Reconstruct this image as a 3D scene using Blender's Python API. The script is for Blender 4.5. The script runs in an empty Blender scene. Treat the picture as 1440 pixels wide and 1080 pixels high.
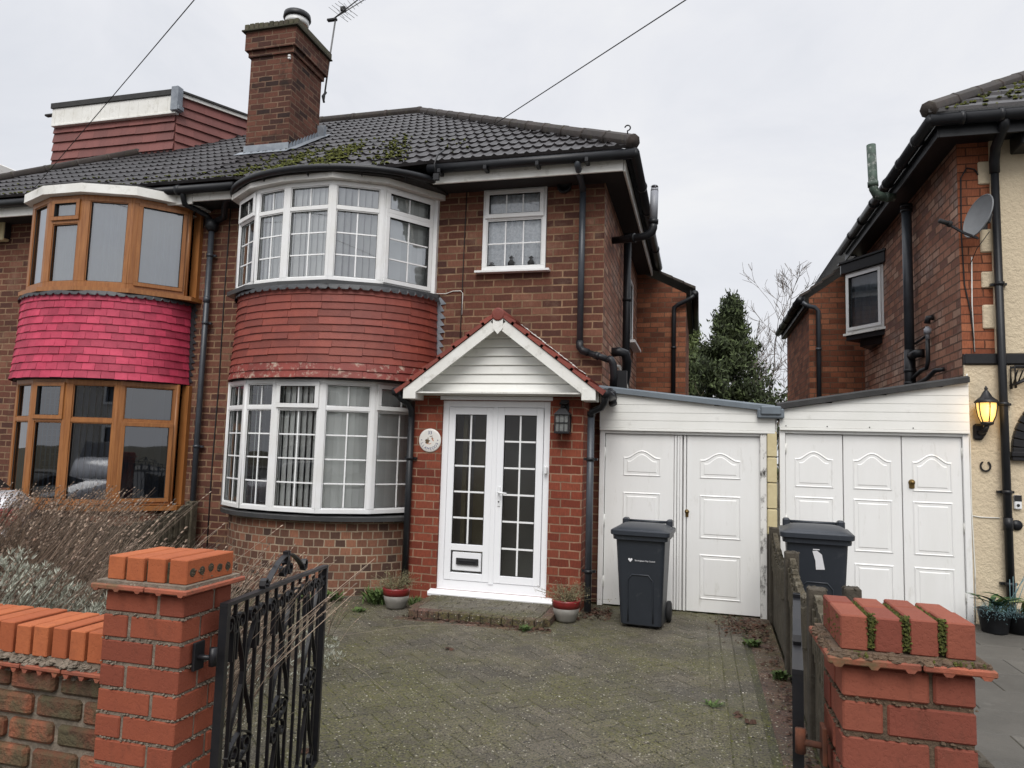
import bpy, math, random
from mathutils import Vector, Matrix
random.seed(7)
R=math.radians; pi=math.pi
sc=bpy.context.scene
col=sc.collection
# ------------------------------------------------------------ node helpers
def hexc(r,g,b):
    f=lambda c:(c/255/12.92 if c/255<=.04045 else ((c/255+.055)/1.055)**2.4)
    return (f(r),f(g),f(b),1)
class NT:
    def __init__(s,nt): s.nt=nt
    def n(s,t,**k):
        nd=s.nt.nodes.new(t)
        for a,v in k.items():
            if a.startswith('i_'): nd.inputs[a[2:].replace('_',' ')].default_value=v
            else: setattr(nd,a,v)
        return nd
    def l(s,a,b): s.nt.links.new(a,b)
    def noise(s,vec,scale,detail=4,rough=.6,dist=0):
        nd=s.n('ShaderNodeTexNoise'); nd.inputs['Scale'].default_value=scale; nd.inputs['Detail'].default_value=detail
        nd.inputs['Roughness'].default_value=rough; nd.inputs['Distortion'].default_value=dist
        if vec: s.l(vec,nd.inputs['Vector'])
        return nd.outputs['Fac']
    def ramp(s,fac,stops,interp='LINEAR'):
        nd=s.n('ShaderNodeValToRGB'); cr=nd.color_ramp; cr.interpolation=interp
        while len(cr.elements)<len(stops): cr.elements.new(.5)
        for e,(p,c) in zip(cr.elements,stops):
            e.position=p; e.color=c if hasattr(c,'__len__') else (c,c,c,1)
        s.l(fac,nd.inputs[0]); return nd.outputs[0]
    def mix(s,fac,a,b,mode='MIX'):
        nd=s.n('ShaderNodeMix',data_type='RGBA',blend_type=mode)
        for v,i in ((fac,0),(a,6),(b,7)):
            if isinstance(v,(int,float)): nd.inputs[i].default_value=v
            elif isinstance(v,tuple): nd.inputs[i].default_value=v
            else: s.l(v,nd.inputs[i])
        return nd.outputs[2]
    def math(s,op,a,b=0):
        nd=s.n('ShaderNodeMath',operation=op)
        for v,i in ((a,0),(b,1)):
            if isinstance(v,(int,float)): nd.inputs[i].default_value=v
            else: s.l(v,nd.inputs[i])
        return nd.outputs[0]
def newmat(name):
    m=bpy.data.materials.new(name); m.use_nodes=True; m.node_tree.nodes.clear()
    t=NT(m.node_tree); out=t.n('ShaderNodeOutputMaterial'); p=t.n('ShaderNodeBsdfPrincipled'); t.l(p.outputs[0],out.inputs[0])
    return m,t,p,out
def mat(name,c,c2=None,rough=.6,scale=6,bump=0,bscale=40,metal=0,rnd=0,dirt=None,spec=.5,coat=0,bdist=.01,stretch=None):
    """base colour c wandering towards c2 by noise; rnd = strength of the per-face shade; dirt=(colour, scale, threshold, amount)"""
    m,t,p,out=newmat(name)
    tc=t.n('ShaderNodeTexCoord'); vec=tc.outputs['Object']
    if stretch:
        mp=t.n('ShaderNodeMapping'); mp.inputs['Scale'].default_value=stretch; t.l(vec,mp.inputs[0]); vec=mp.outputs[0]
    colr=c
    if c2: colr=t.mix(t.ramp(t.noise(vec,scale,6,.65),[(.3,0),(.7,1)]),c,c2)
    if rnd:
        at=t.n('ShaderNodeAttribute',attribute_name='rnd')
        v=t.math('ADD',t.math('MULTIPLY',at.outputs['Fac'],rnd),1-rnd/2)
        cc=t.n('ShaderNodeCombineColor')
        for i in range(3): t.l(v,cc.inputs[i])
        colr=t.mix(1.0,colr,cc.outputs[0],'MULTIPLY')
    if dirt:
        dc,ds,dt,da=dirt
        f=t.math('MULTIPLY',t.ramp(t.noise(vec,ds,8,.7),[(dt,0),(min(dt+.15,1),1)]),da)
        colr=t.mix(f,colr,dc)
    if isinstance(colr,tuple): p.inputs['Base Color'].default_value=colr
    else: t.l(colr,p.inputs['Base Color'])
    p.inputs['Roughness'].default_value=rough; p.inputs['Metallic'].default_value=metal
    p.inputs['Specular IOR Level'].default_value=spec; p.inputs['Coat Weight'].default_value=coat
    if bump:
        b=t.n('ShaderNodeBump'); b.inputs['Strength'].default_value=bump; b.inputs['Distance'].default_value=bdist
        t.l(t.noise(vec,bscale,6,.65),b.inputs['Height']); t.l(b.outputs[0],p.inputs['Normal'])
    return m
def brickmat(name,stops,mortar,w=.236,h=.086,ms=.009,stain=None,offset=.5,rough=.9,bump=.6,pale=None):
    m,t,p,out=newmat(name)
    tc=t.n('ShaderNodeTexCoord'); uv=tc.outputs['UV']
    # wobble the joints a little
    nz=t.n('ShaderNodeTexNoise'); nz.inputs['Scale'].default_value=9; nz.inputs['Detail'].default_value=3; t.l(uv,nz.inputs['Vector'])
    va=t.n('ShaderNodeVectorMath',operation='SUBTRACT'); t.l(nz.outputs['Color'],va.inputs[0]); va.inputs[1].default_value=(.5,.5,.5)
    vs=t.n('ShaderNodeVectorMath',operation='SCALE'); t.l(va.outputs[0],vs.inputs[0]); vs.inputs['Scale'].default_value=.016
    vv=t.n('ShaderNodeVectorMath',operation='ADD'); t.l(uv,vv.inputs[0]); t.l(vs.outputs[0],vv.inputs[1])
    b=t.n('ShaderNodeTexBrick'); b.offset=offset; b.offset_frequency=2
    b.inputs['Scale'].default_value=1; b.inputs['Mortar Size'].default_value=ms; b.inputs['Mortar Smooth'].default_value=.25
    b.inputs['Brick Width'].default_value=w; b.inputs['Row Height'].default_value=h; b.inputs['Bias'].default_value=0
    b.inputs['Color1'].default_value=(0,0,0,1); b.inputs['Color2'].default_value=(1,1,1,1); b.inputs['Mortar'].default_value=(.5,.5,.5,1)
    t.l(vv.outputs[0],b.inputs['Vector'])
    face=t.ramp(b.outputs['Color'],stops)
    # streaky face texture (wire cut / dragged bricks) and blotches
    mp=t.n('ShaderNodeMapping'); mp.inputs['Scale'].default_value=(90,14,1); t.l(uv,mp.inputs[0])
    drag=t.noise(mp.outputs[0],1,4,.7)
    face=t.mix(t.ramp(drag,[(.35,0),(.75,.5)]),face,(0.02,.012,.01,1))
    if pale: face=t.mix(t.ramp(t.noise(uv,pale[1],8,.75),[(pale[2],0),(pale[2]+.2,pale[3])]),face,pale[0])
    face=t.mix(t.ramp(t.noise(uv,1.1,5,.6),[(.35,0),(.7,.35)]),face,(.03,.018,.014,1))
    mcol=t.mix(t.ramp(t.noise(uv,3,6,.7),[(.35,0),(.65,1)]),mortar,tuple(x*.45 for x in mortar[:3])+(1,))
    c=t.mix(b.outputs['Fac'],face,mcol)
    if stain: c=t.mix(t.math('MULTIPLY',t.ramp(t.noise(uv,stain[1],7,.7),[(stain[2],0),(stain[2]+.15,1)]),stain[3]),c,stain[0])
    t.l(c,p.inputs['Base Color']); p.inputs['Roughness'].default_value=rough; p.inputs['Specular IOR Level'].default_value=.3
    bp=t.n('ShaderNodeBump'); bp.inputs['Strength'].default_value=bump; bp.inputs['Distance'].default_value=.008
    hgt=t.math('SUBTRACT',t.math('MULTIPLY',t.noise(uv,60,5,.7),.5),b.outputs['Fac'])
    t.l(hgt,bp.inputs['Height']); t.l(bp.outputs[0],p.inputs['Normal'])
    return m
def glassmat(name,tint=(.9,.95,.93,1),refl=.1,ior=1.55,gr=.015):
    m=bpy.data.materials.new(name); m.use_nodes=True; m.node_tree.nodes.clear(); t=NT(m.node_tree)
    out=t.n('ShaderNodeOutputMaterial'); tr=t.n('ShaderNodeBsdfTransparent'); gl=t.n('ShaderNodeBsdfGlossy')
    tr.inputs[0].default_value=tint; gl.inputs['Roughness'].default_value=gr; gl.inputs['Color'].default_value=(.95,.97,1,1)
    fr=t.n('ShaderNodeFresnel'); fr.inputs[0].default_value=ior
    tc=t.n('ShaderNodeTexCoord'); b=t.n('ShaderNodeBump'); b.inputs['Strength'].default_value=.06; b.inputs['Distance'].default_value=.02
    t.l(t.noise(tc.outputs['Object'],2.2,1,.5),b.inputs['Height']); t.l(b.outputs[0],gl.inputs['Normal'])
    mx=t.n('ShaderNodeMixShader'); t.l(t.math('ADD',fr.outputs[0],refl),mx.inputs[0]); t.l(tr.outputs[0],mx.inputs[1]); t.l(gl.outputs[0],mx.inputs[2])
    t.l(mx.outputs[0],out.inputs[0]); return m
# ------------------------------------------------------------ mesh builder
class MB:
    def __init__(s): s.v=[];s.f=[];s.r=[];s.u=[];s.sm=[]
    def add(s,vs,fs,rnd=None,uvs=None,smooth=False):
        o=len(s.v); s.v+= [tuple(v) for v in vs]
        r=random.random() if rnd is None else rnd
        for k,f in enumerate(fs):
            s.f.append(tuple(o+i for i in f)); s.r.append(r); s.u.append(uvs[k] if uvs else None); s.sm.append(smooth)
        return s
    def quad(s,a,b,c,d,rnd=None,uv=None): return s.add([a,b,c,d],[(0,1,2,3)],rnd,[uv] if uv else None)
    def box(s,x0,x1,y0,y1,z0,z1,rnd=None):
        vs=[(x,y,z) for z in (z0,z1) for y in (y0,y1) for x in (x0,x1)]
        return s.add(vs,[(0,2,3,1),(4,5,7,6),(0,1,5,4),(2,6,7,3),(0,4,6,2),(1,3,7,5)],rnd)
    def obox(s,c,ex,ey,ez,rnd=None):
        c=Vector(c);ex=Vector(ex);ey=Vector(ey);ez=Vector(ez)
        vs=[c+ex*i+ey*j+ez*k for k in(-1,1) for j in(-1,1) for i in(-1,1)]
        return s.add(vs,[(0,2,3,1),(4,5,7,6),(0,1,5,4),(2,6,7,3),(0,4,6,2),(1,3,7,5)],rnd)
    def cbox(s,c,ex,ey,ez,ch,rnd=None,smooth=False):
        """box with chamfered edges; half-extent vectors"""
        c=Vector(c);E=[Vector(ex),Vector(ey),Vector(ez)];L=[e.length for e in E]
        K=[max(0,1-ch/l) for l in L]; vs=[];ix={}
        for sx in(-1,1):
            for sy in(-1,1):
                for sz in(-1,1):
                    sg=(sx,sy,sz)
                    for a in range(3):
                        p=c.copy()
                        for b in range(3): p+=E[b]*sg[b]*(1 if b==a else K[b])
                        ix[(sg,a)]=len(vs);vs.append(p)
        fs=[]
        for a in range(3):
            b,d=(a+1)%3,(a+2)%3
            for sa in(-1,1):
                q=[]
                for sb,sd in((-1,-1),(1,-1),(1,1),(-1,1)):
                    g=[0,0,0];g[a]=sa;g[b]=sb;g[d]=sd;q.append(ix[(tuple(g),a)])
                fs.append(tuple(q if sa>0 else q[::-1]))
            # edges along axis a between faces b and d
            for sb in(-1,1):
                for sd in(-1,1):
                    g1=[0,0,0];g1[a]=-1;g1[b]=sb;g1[d]=sd;g2=g1[:];g2[a]=1
                    q=[ix[(tuple(g1),b)],ix[(tuple(g2),b)],ix[(tuple(g2),d)],ix[(tuple(g1),d)]]
                    fs.append(tuple(q if sb*sd<0 else q[::-1]))
        for sx in(-1,1):
            for sy in(-1,1):
                for sz in(-1,1):
                    g=(sx,sy,sz);q=[ix[(g,0)],ix[(g,1)],ix[(g,2)]]
                    fs.append(tuple(q if sx*sy*sz>0 else q[::-1]))
        return s.add(vs,fs,rnd,None,smooth)
    def cb(s,x0,x1,y0,y1,z0,z1,ch=.004,rnd=None):
        return s.cbox(((x0+x1)/2,(y0+y1)/2,(z0+z1)/2),((x1-x0)/2,0,0),(0,(y1-y0)/2,0),(0,0,(z1-z0)/2),ch,rnd)
    def tube(s,pts,r,n=10,caps=True,rnd=None,closed=False,smooth=True):
        P=[Vector(p) for p in pts]; m=len(P); rr=r if hasattr(r,'__len__') else [r]*m
        vs=[];prev=None
        for i,p in enumerate(P):
            if closed: d=P[(i+1)%m]-P[i-1]
            else: d=P[min(i+1,m-1)]-P[max(i-1,0)]
            if d.length<1e-9: d=Vector((0,0,1))
            d.normalize()
            if prev is None: a=d.orthogonal().normalized()
            else:
                a=prev-d*prev.dot(d)
                a=a.normalized() if a.length>1e-6 else d.orthogonal().normalized()
            prev=a;b=d.cross(a)
            for k in range(n):
                t=2*pi*k/n; vs.append(p+(a*math.cos(t)+b*math.sin(t))*rr[i])
        fs=[]
        for i in range(m if closed else m-1):
            j=(i+1)%m
            for k in range(n): fs.append((i*n+k,i*n+(k+1)%n,j*n+(k+1)%n,j*n+k))
        if caps and not closed: fs.append(tuple(range(n-1,-1,-1)));fs.append(tuple((m-1)*n+k for k in range(n)))
        return s.add(vs,fs,rnd,None,smooth)
    def bar(s,pts,w,t,up=(0,0,1),rnd=None):
        """flat rectangular strip swept along pts; w across 'side' direction, t thickness"""
        P=[Vector(p) for p in pts];vs=[];m=len(P);U=Vector(up)
        for i,p in enumerate(P):
            d=(P[min(i+1,m-1)]-P[max(i-1,0)]).normalized(); sd=U.normalized(); nn=d.cross(sd)
            nn=nn.normalized() if nn.length>1e-6 else d.orthogonal().normalized()
            for a,b in((-1,-1),(1,-1),(1,1),(-1,1)): vs.append(p+sd*(a*w/2)+nn*(b*t/2))
        fs=[]
        for i in range(m-1):
            for k in range(4): fs.append((i*4+k,i*4+(k+1)%4,(i+1)*4+(k+1)%4,(i+1)*4+k))
        fs+=[(3,2,1,0),tuple((m-1)*4+k for k in range(4))]
        return s.add(vs,fs,rnd)
    def prism(s,poly,z0,z1,rnd=None,fn=None):
        """poly in 2D, extruded; fn maps (a,b,h) to world (default x,y,z)"""
        fn=fn or (lambda a,b,h:(a,b,h)); n=len(poly)
        vs=[fn(a,b,z0) for a,b in poly]+[fn(a,b,z1) for a,b in poly]
        fs=[tuple(range(n-1,-1,-1)),tuple(range(n,2*n))]+[(i,(i+1)%n,n+(i+1)%n,n+i) for i in range(n)]
        return s.add(vs,fs,rnd)
    def lathe(s,c,prof,n=24,rnd=None,axis=None,smooth=True):
        c=Vector(c); ax=Vector(axis or (0,0,1)).normalized(); a=ax.orthogonal().normalized(); b=ax.cross(a); vs=[]
        for r,z in prof:
            for k in range(n):
                t=2*pi*k/n; vs.append(c+ax*z+(a*math.cos(t)+b*math.sin(t))*r)
        fs=[(i*n+k,i*n+(k+1)%n,(i+1)*n+(k+1)%n,(i+1)*n+k) for i in range(len(prof)-1) for k in range(n)]
        fs+=[tuple(range(n-1,-1,-1)),tuple((len(prof)-1)*n+k for k in range(n))]
        return s.add(vs,fs,rnd,None,smooth)
    def grid(s,fn,nu,nv,rnd=None,uvfn=None,smooth=True):
        vs=[fn(i/nu,j/nv) for j in range(nv+1) for i in range(nu+1)]; fs=[];us=[]
        for j in range(nv):
            for i in range(nu):
                a=j*(nu+1)+i; fs.append((a,a+1,a+nu+2,a+nu+1))
                if uvfn: us.append([uvfn(i/nu,j/nv),uvfn((i+1)/nu,j/nv),uvfn((i+1)/nu,(j+1)/nv),uvfn(i/nu,(j+1)/nv)])
        return s.add(vs,fs,rnd,us or None,smooth)
    def build(s,name,m,parent=None,label=None,kind=None):
        og=Vector(parent_origin(parent)) if parent else Vector((0,0,0))
        me=bpy.data.meshes.new(name); me.from_pydata([tuple(Vector(v)-og) for v in s.v],[],s.f)
        me.materials.append(m)
        me.polygons.foreach_set('use_smooth',s.sm)
        me.uv_layers.new(name='UVMap'); me.color_attributes.new('rnd','FLOAT_COLOR','CORNER'); uvl=me.uv_layers['UVMap']; ca=me.color_attributes['rnd']
        uvs=[];cols=[]
        for k,p in enumerate(me.polygons):
            n=p.normal; ov=s.u[k]
            if ov is None:
                if abs(n.z)>.8: fn=lambda q:(q[0],q[1])
                else:
                    h=Vector((-n.y,n.x)); h.normalize()
                    if abs(h.x)<abs(h.y): h=h*(1 if h.y>0 else -1)
                    elif h.x<0: h=-h
                    fn=lambda q,h=h:(q[0]*h.x+q[1]*h.y,q[2])
            for j,vi in enumerate(s.f[k]):
                uvs+= (fn(s.v[vi]) if ov is None else ov[j]); 
                r=s.r[k]; cols+=[r,r,r,1]
        uvl.data.foreach_set('uv',uvs); ca.data.foreach_set('color',cols)
        me.update()
        o=bpy.data.objects.new(name,me); col.objects.link(o)
        ORG[o.name]=tuple(og)
        if parent: o.parent=parent
        if label: o['label']=label
        if kind: o['kind']=kind
        return o
ORG={}
def parent_origin(p):
    return ORG.get(p.name,(0,0,0))
def thing(name,label,cat,loc=(0,0,0),group=None):
    o=bpy.data.objects.new(name,None); col.objects.link(o); o.location=loc; ORG[o.name]=loc
    o.empty_display_size=.2; o['label']=label; o['category']=cat
    if group:o['group']=group
    return o
def tag(o,label,cat,group=None):
    o['label']=label;o['category']=cat
    if group:o['group']=group
    return o
def sub(parent_mesh,parent_thing):
    ORG[parent_mesh.name]=ORG.get(parent_thing.name,(0,0,0)); return parent_mesh
def arc(c,r,a0,a1,n,fn):
    return [fn(c[0]+r*math.cos(a0+(a1-a0)*i/n),c[1]+r*math.sin(a0+(a1-a0)*i/n)) for i in range(n+1)]
def textmesh(s,size,depth=.001,font=None):
    cu=bpy.data.curves.new('t','FONT'); cu.body=s; cu.size=size; cu.extrude=depth; cu.align_x='CENTER'; cu.align_y='CENTER'
    ob=bpy.data.objects.new('t',cu); col.objects.link(ob); bpy.context.view_layer.update()
    dg=bpy.context.evaluated_depsgraph_get(); me=bpy.data.meshes.new_from_object(ob.evaluated_get(dg))
    vs=[v.co.copy() for v in me.vertices]; fs=[tuple(p.vertices) for p in me.polygons]
    bpy.data.objects.remove(ob); bpy.data.curves.remove(cu); bpy.data.meshes.remove(me)
    return vs,fs

# ------------------------------------------------------------ materials
WHITE=mat('white_upvc',(.80,.81,.82,1),(.72,.72,.70,1),rough=.35,scale=3,dirt=((.35,.33,.28,1),4,.66,.10))
WHITE_OLD=mat('white_fascia',(.80,.80,.77,1),(.68,.67,.62,1),rough=.5,scale=3,dirt=((.25,.23,.18,1),7,.55,.45))
CLAD=mat('white_cladding',(.82,.82,.79,1),(.74,.74,.70,1),rough=.45,scale=2,dirt=((.33,.32,.27,1),5,.6,.3))
GARW=mat('garage_white',(.82,.82,.81,1),(.76,.76,.74,1),rough=.4,scale=1.5,stretch=(2.2,1,.5),dirt=((.36,.34,.27,1),4.5,.58,.38))
BARS=mat('glazing_bar_white',(.82,.83,.83,1),rough=.4)
OAK=mat('oak_woodgrain',(.36,.15,.045,1),(.22,.08,.022,1),rough=.42,scale=3,stretch=(14,14,1.2),spec=.5)
BLACKP=mat('black_plastic',(.008,.009,.011,1),(.014,.015,.018,1),rough=.42,scale=5,spec=.35,dirt=((.06,.055,.05,1),14,.64,.3))
GREYPIPE=mat('weathered_pipe',(.052,.060,.072,1),(.030,.035,.043,1),rough=.4,scale=6,dirt=((.17,.17,.16,1),10,.6,.35))
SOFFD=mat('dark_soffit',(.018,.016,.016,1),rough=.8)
LEAD=mat('lead_flashing',(.30,.33,.36,1),(.17,.19,.22,1),rough=.5,scale=9,metal=.25,bump=.4,bscale=20)
DLEAD=mat('dark_lead',(.016,.018,.021,1),(.04,.043,.048,1),rough=.5,scale=8,bump=.3,bscale=30)
REDTILE=mat('red_painted_tile',(.235,.049,.030,1),(.165,.032,.022,1),rough=.6,scale=4,rnd=.4,bump=.35,bscale=60,dirt=((.06,.02,.018,1),7,.6,.45))
REDFLAKE=mat('red_flaking_tile',(.24,.04,.028,1),(.17,.028,.02,1),rough=.6,scale=5,rnd=.3,bump=.4,bscale=50,dirt=((.50,.42,.33,1),14,.53,.85))
PINKTILE=mat('pink_painted_tile',(.50,.050,.100,1),(.33,.020,.055,1),rough=.65,scale=4,rnd=.5,bump=.35,bscale=60,dirt=((.16,.012,.03,1),10,.58,.45))
MAROON=mat('maroon_tile',(.20,.066,.055,1),(.145,.048,.042,1),rough=.6,scale=3,rnd=.35,bump=.3,bscale=40,stretch=(1,1,.4))
ROOFB=mat('concrete_roof_tile',(.030,.026,.028,1),(.015,.013,.014,1),rough=.5,scale=7,rnd=.7,bump=.5,bscale=120,bdist=.004,dirt=((.10,.095,.09,1),26,.62,.45))
RIDGE=mat('ridge_tile',(.055,.040,.034,1),(.03,.025,.021,1),rough=.8,scale=9,rnd=.4,bump=.6,bscale=60,dirt=((.10,.10,.04,1),12,.56,.5))
TERRA=mat('terracotta',(.36,.13,.06,1),(.25,.09,.045,1),rough=.8,scale=10)
MOSS=mat('moss',(.055,.065,.012,1),(.12,.125,.022,1),rough=1,scale=30,rnd=.8,bump=1,bscale=120)
BLIND=mat('blind_fabric',(.90,.93,.90,1),(.84,.87,.84,1),rough=.8,rnd=.25)
BLINDD=mat('dark_blind',(.13,.14,.17,1),rough=.8,rnd=.5)
NET=mat('net_curtain',(.66,.68,.71,1),(.56,.58,.61,1),rough=.9,scale=2)
LACE=mat('lace_curtain',(.85,.88,.90,1),(.50,.54,.57,1),rough=.9,scale=34)
ROOM=mat('room_wall',(.62,.61,.58,1),rough=.9)
GLASS=glassmat('window_glass',(1,1,1,1),refl=.21)
GLASSW=glassmat('clear_window_glass',(1,1,1,1),refl=.07)
GLASSL=glassmat('dark_window_glass',(.45,.5,.55,1),refl=.10)
GLASSD=glassmat('window_glass_reflective',(.6,.65,.68,1),refl=.22)
GLASSK=glassmat('obscured_door_glass',(.5,.52,.52,1),refl=.10,gr=.2)
RUBBER=mat('black_rubber',(.015,.015,.016,1),rough=.8)
DARKGAP=mat('seal_gap',(.02,.02,.02,1),rough=.9)
BR_MAIN=brickmat('brown_house_brick',[(0,(.085,.036,.028,1)),(.3,(.135,.050,.033,1)),(.7,(.185,.070,.044,1)),(1,(.255,.112,.072,1))],(.29,.185,.112,1),pale=((.40,.30,.21,1),1.6,.53,.38),ms=.0095)
BR_BAY=brickmat('brown_header_brick',[(0,(.075,.045,.036,1)),(.3,(.17,.08,.052,1)),(.7,(.25,.11,.068,1)),(1,(.36,.16,.095,1))],(.40,.31,.22,1),w=.115,h=.086,ms=.0075,pale=((.30,.22,.16,1),2.2,.55,.30))
BR_PORCH=brickmat('red_porch_brick',[(0,(.18,.036,.020,1)),(.5,(.26,.056,.030,1)),(1,(.32,.082,.044,1))],(.36,.22,.145,1),w=.215,h=.0868,ms=.0075,bump=.5)
BR_WING=brickmat('orange_side_brick',[(0,(.16,.055,.030,1)),(.5,(.30,.10,.050,1)),(1,(.42,.165,.085,1))],(.16,.10,.065,1),ms=.008,stain=((.03,.02,.014,1),1.1,.56,.6))
BR_SIDE=brickmat('pale_side_brick',[(0,(.20,.10,.08,1)),(.4,(.38,.165,.105,1)),(.8,(.48,.24,.16,1)),(1,(.58,.37,.27,1))],(.17,.10,.07,1),ms=.010,pale=((.60,.50,.42,1),1.5,.48,.5))
BR_QUOIN=brickmat('orange_quoin_brick',[(0,(.28,.085,.042,1)),(.5,(.40,.13,.062,1)),(1,(.50,.19,.095,1))],(.15,.06,.035,1),ms=.007)
BR_CHIM=brickmat('chimney_brick',[(0,(.035,.018,.016,1)),(.4,(.115,.042,.028,1)),(1,(.20,.078,.050,1))],(.22,.135,.09,1),ms=.010,bump=1,stain=((.014,.011,.009,1),3.2,.52,.75))
BR_RUST=mat('rough_reclaimed_brick',(.30,.095,.045,1),(.12,.05,.032,1),rough=.95,scale=7,rnd=1.0,bump=1,bscale=45,bdist=.02,dirt=((.085,.078,.040,1),5,.43,.85))
def brickface(name,c1,c2,c3,soot,rnd=.4):
    m,t,p,o_=newmat(name); tc=t.n('ShaderNodeTexCoord'); v=tc.outputs['Object']
    at=t.n('ShaderNodeAttribute',attribute_name='rnd')
    c=t.mix(t.ramp(at.outputs['Fac'],[(.15,0),(.85,1)]),c1,c2)
    c=t.mix(t.ramp(t.noise(v,13,8,.75),[(.45,0),(.75,.5)]),c,c3)
    mp=t.n('ShaderNodeMapping'); mp.inputs['Scale'].default_value=(1,1,.35); t.l(v,mp.inputs[0])
    c=t.mix(t.ramp(t.noise(mp.outputs[0],9,8,.8),[(.54,0),(.76,.65)]),c,soot)
    c=t.mix(t.ramp(t.noise(v,150,3,.7),[(.64,0),(.76,.35)]),c,(.03,.02,.014,1))
    c=t.mix(t.ramp(t.noise(v,60,5,.8),[(.68,0),(.78,.4)]),c,(.50,.36,.26,1))
    t.l(c,p.inputs['Base Color']); p.inputs['Roughness'].default_value=.82; p.inputs['Specular IOR Level'].default_value=.3
    h=t.math('ADD',t.math('MULTIPLY',t.noise(v,28,6,.7),1.0),t.math('MULTIPLY',t.ramp(t.noise(v,110,4,.75),[(.35,0),(.5,1)]),.35))
    b=t.n('ShaderNodeBump'); b.inputs['Strength'].default_value=.5; b.inputs['Distance'].default_value=.004; t.l(h,b.inputs['Height']); t.l(b.outputs[0],p.inputs['Normal']); return m
BR_NEW=brickface('smooth_red_orange_brick',(.265,.070,.036,1),(.20,.052,.030,1),(.19,.05,.03,1),(.085,.035,.022,1))
BR_CAP=brickface('bright_orange_brick',(.42,.125,.048,1),(.34,.092,.036,1),(.25,.065,.03,1),(.10,.04,.022,1))
BR_NEWR=brickface('smooth_red_brick',(.255,.076,.046,1),(.20,.055,.036,1),(.17,.05,.032,1),(.075,.035,.022,1))
CREASE=mat('creasing_tile',(.33,.09,.045,1),(.21,.065,.04,1),rough=.8,scale=12,rnd=.3,bump=.4,bscale=60,dirt=((.10,.09,.04,1),8,.55,.8))
MORTAR=mat('old_mortar',(.27,.22,.17,1),(.13,.11,.085,1),rough=1,scale=30,bump=1,bscale=60,bdist=.01)
MORTARB=mat('brown_mortar',(.17,.11,.07,1),(.06,.045,.03,1),rough=1,scale=20,bump=1,bscale=60,bdist=.01)
MORTARD=mat('dark_joint',(.035,.03,.022,1),(.07,.06,.03,1),rough=1,scale=25,bump=1,bscale=60)
IRON=mat('black_painted_iron',(.007,.008,.011,1),(.016,.015,.016,1),rough=.4,spec=.4,scale=20,dirt=((.07,.04,.03,1),22,.64,.35))
RUST=mat('rusty_iron',(.14,.045,.02,1),(.05,.02,.012,1),rough=.9,scale=30)
CONC=mat('mossy_concrete',(.125,.105,.072,1),(.045,.039,.026,1),rough=1,scale=9,bump=1,bscale=45,bdist=.012,dirt=((.32,.30,.25,1),16,.58,.6))
CONCD=mat('weathered_post_concrete',(.085,.072,.055,1),(.040,.034,.025,1),rough=1,scale=9,bump=1,bscale=60,dirt=((.25,.24,.2,1),20,.6,.5))
RENDER=mat('cream_stucco',(.66,.56,.40,1),(.60,.50,.36,1),rough=.95,scale=3,bump=.9,bscale=26,bdist=.02,dirt=((.45,.37,.26,1),5,.6,.35))
CREAM=mat('cream_painted_block',(.62,.54,.33,1),(.50,.42,.24,1),rough=.9,scale=6,bump=.4,bscale=30)
PEEL=mat('peeling_white_paint',(.70,.69,.66,1),rough=.8,bump=.4,bscale=30,dirt=((.04,.035,.03,1),16,.52,1),stretch=(1,1,.5))
BIN=mat('bin_grey_plastic',(.020,.0245,.032,1),(.025,.030,.039,1),rough=.42,scale=4,bump=.12,bscale=220,bdist=.002,dirt=((.10,.105,.11,1),13,.60,.4))
BRASS=mat('brass',(.22,.15,.06,1),rough=.4,metal=.9)
CHROME=mat('white_handle',(.78,.79,.8,1),rough=.25)
POTGREY=mat('glazed_pot_grey',(.23,.215,.19,1),(.14,.135,.12,1),rough=.5,scale=8)
POTRED=mat('glazed_pot_red',(.24,.022,.022,1),(.16,.018,.018,1),rough=.35,scale=8)
SOIL=mat('soil',(.05,.035,.022,1),(.09,.065,.042,1),rough=1,scale=20,bump=1,bscale=40,bdist=.03)
STALK=mat('dry_stalk',(.34,.265,.20,1),(.20,.145,.115,1),rough=1,rnd=1.5,scale=3)
SILVER=mat('silver_leaf',(.45,.46,.39,1),(.26,.275,.22,1),rough=.9,rnd=.7,scale=6)
WEED=mat('weed_leaf',(.075,.12,.025,1),(.04,.07,.018,1),rough=.8,rnd=.8,scale=9)
DRYLEAF=mat('dry_plant',(.22,.19,.11,1),(.12,.11,.06,1),rough=.9,rnd=.9,scale=12)
AGAVE=mat('dark_strap_leaf',(.035,.10,.03,1),(.02,.06,.02,1),rough=.45,rnd=.5,scale=8)
AGEDGE=mat('pale_leaf_edge',(.22,.26,.10,1),rough=.5,rnd=.3)
BLUEL=mat('blue_grey_foliage',(.16,.27,.29,1),(.10,.18,.2,1),rough=.8,rnd=.6)
CONIFER=mat('conifer_leaf',(.070,.092,.032,1),(.032,.045,.020,1),rough=.9,rnd=1.5,scale=1.5)
CONIFERL=mat('light_conifer_leaf',(.115,.14,.045,1),(.06,.085,.03,1),rough=.9,rnd=.9,scale=1.5)
BARK=mat('bark',(.075,.06,.045,1),(.05,.04,.032,1),rough=1,scale=10)
TWIG=mat('grey_twig',(.11,.09,.08,1),(.18,.15,.13,1),rough=1,scale=3)
TWIGP=mat('pale_twig',(.36,.31,.23,1),(.25,.21,.15,1),rough=1,scale=3)
FLUEG=mat('green_stained_flue',(.085,.13,.10,1),(.02,.035,.025,1),rough=.6,scale=9,dirt=((.50,.50,.47,1),13,.54,.8))
STEEL=mat('grey_flue',(.26,.27,.30,1),(.20,.21,.23,1),rough=.45,scale=4)
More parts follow.
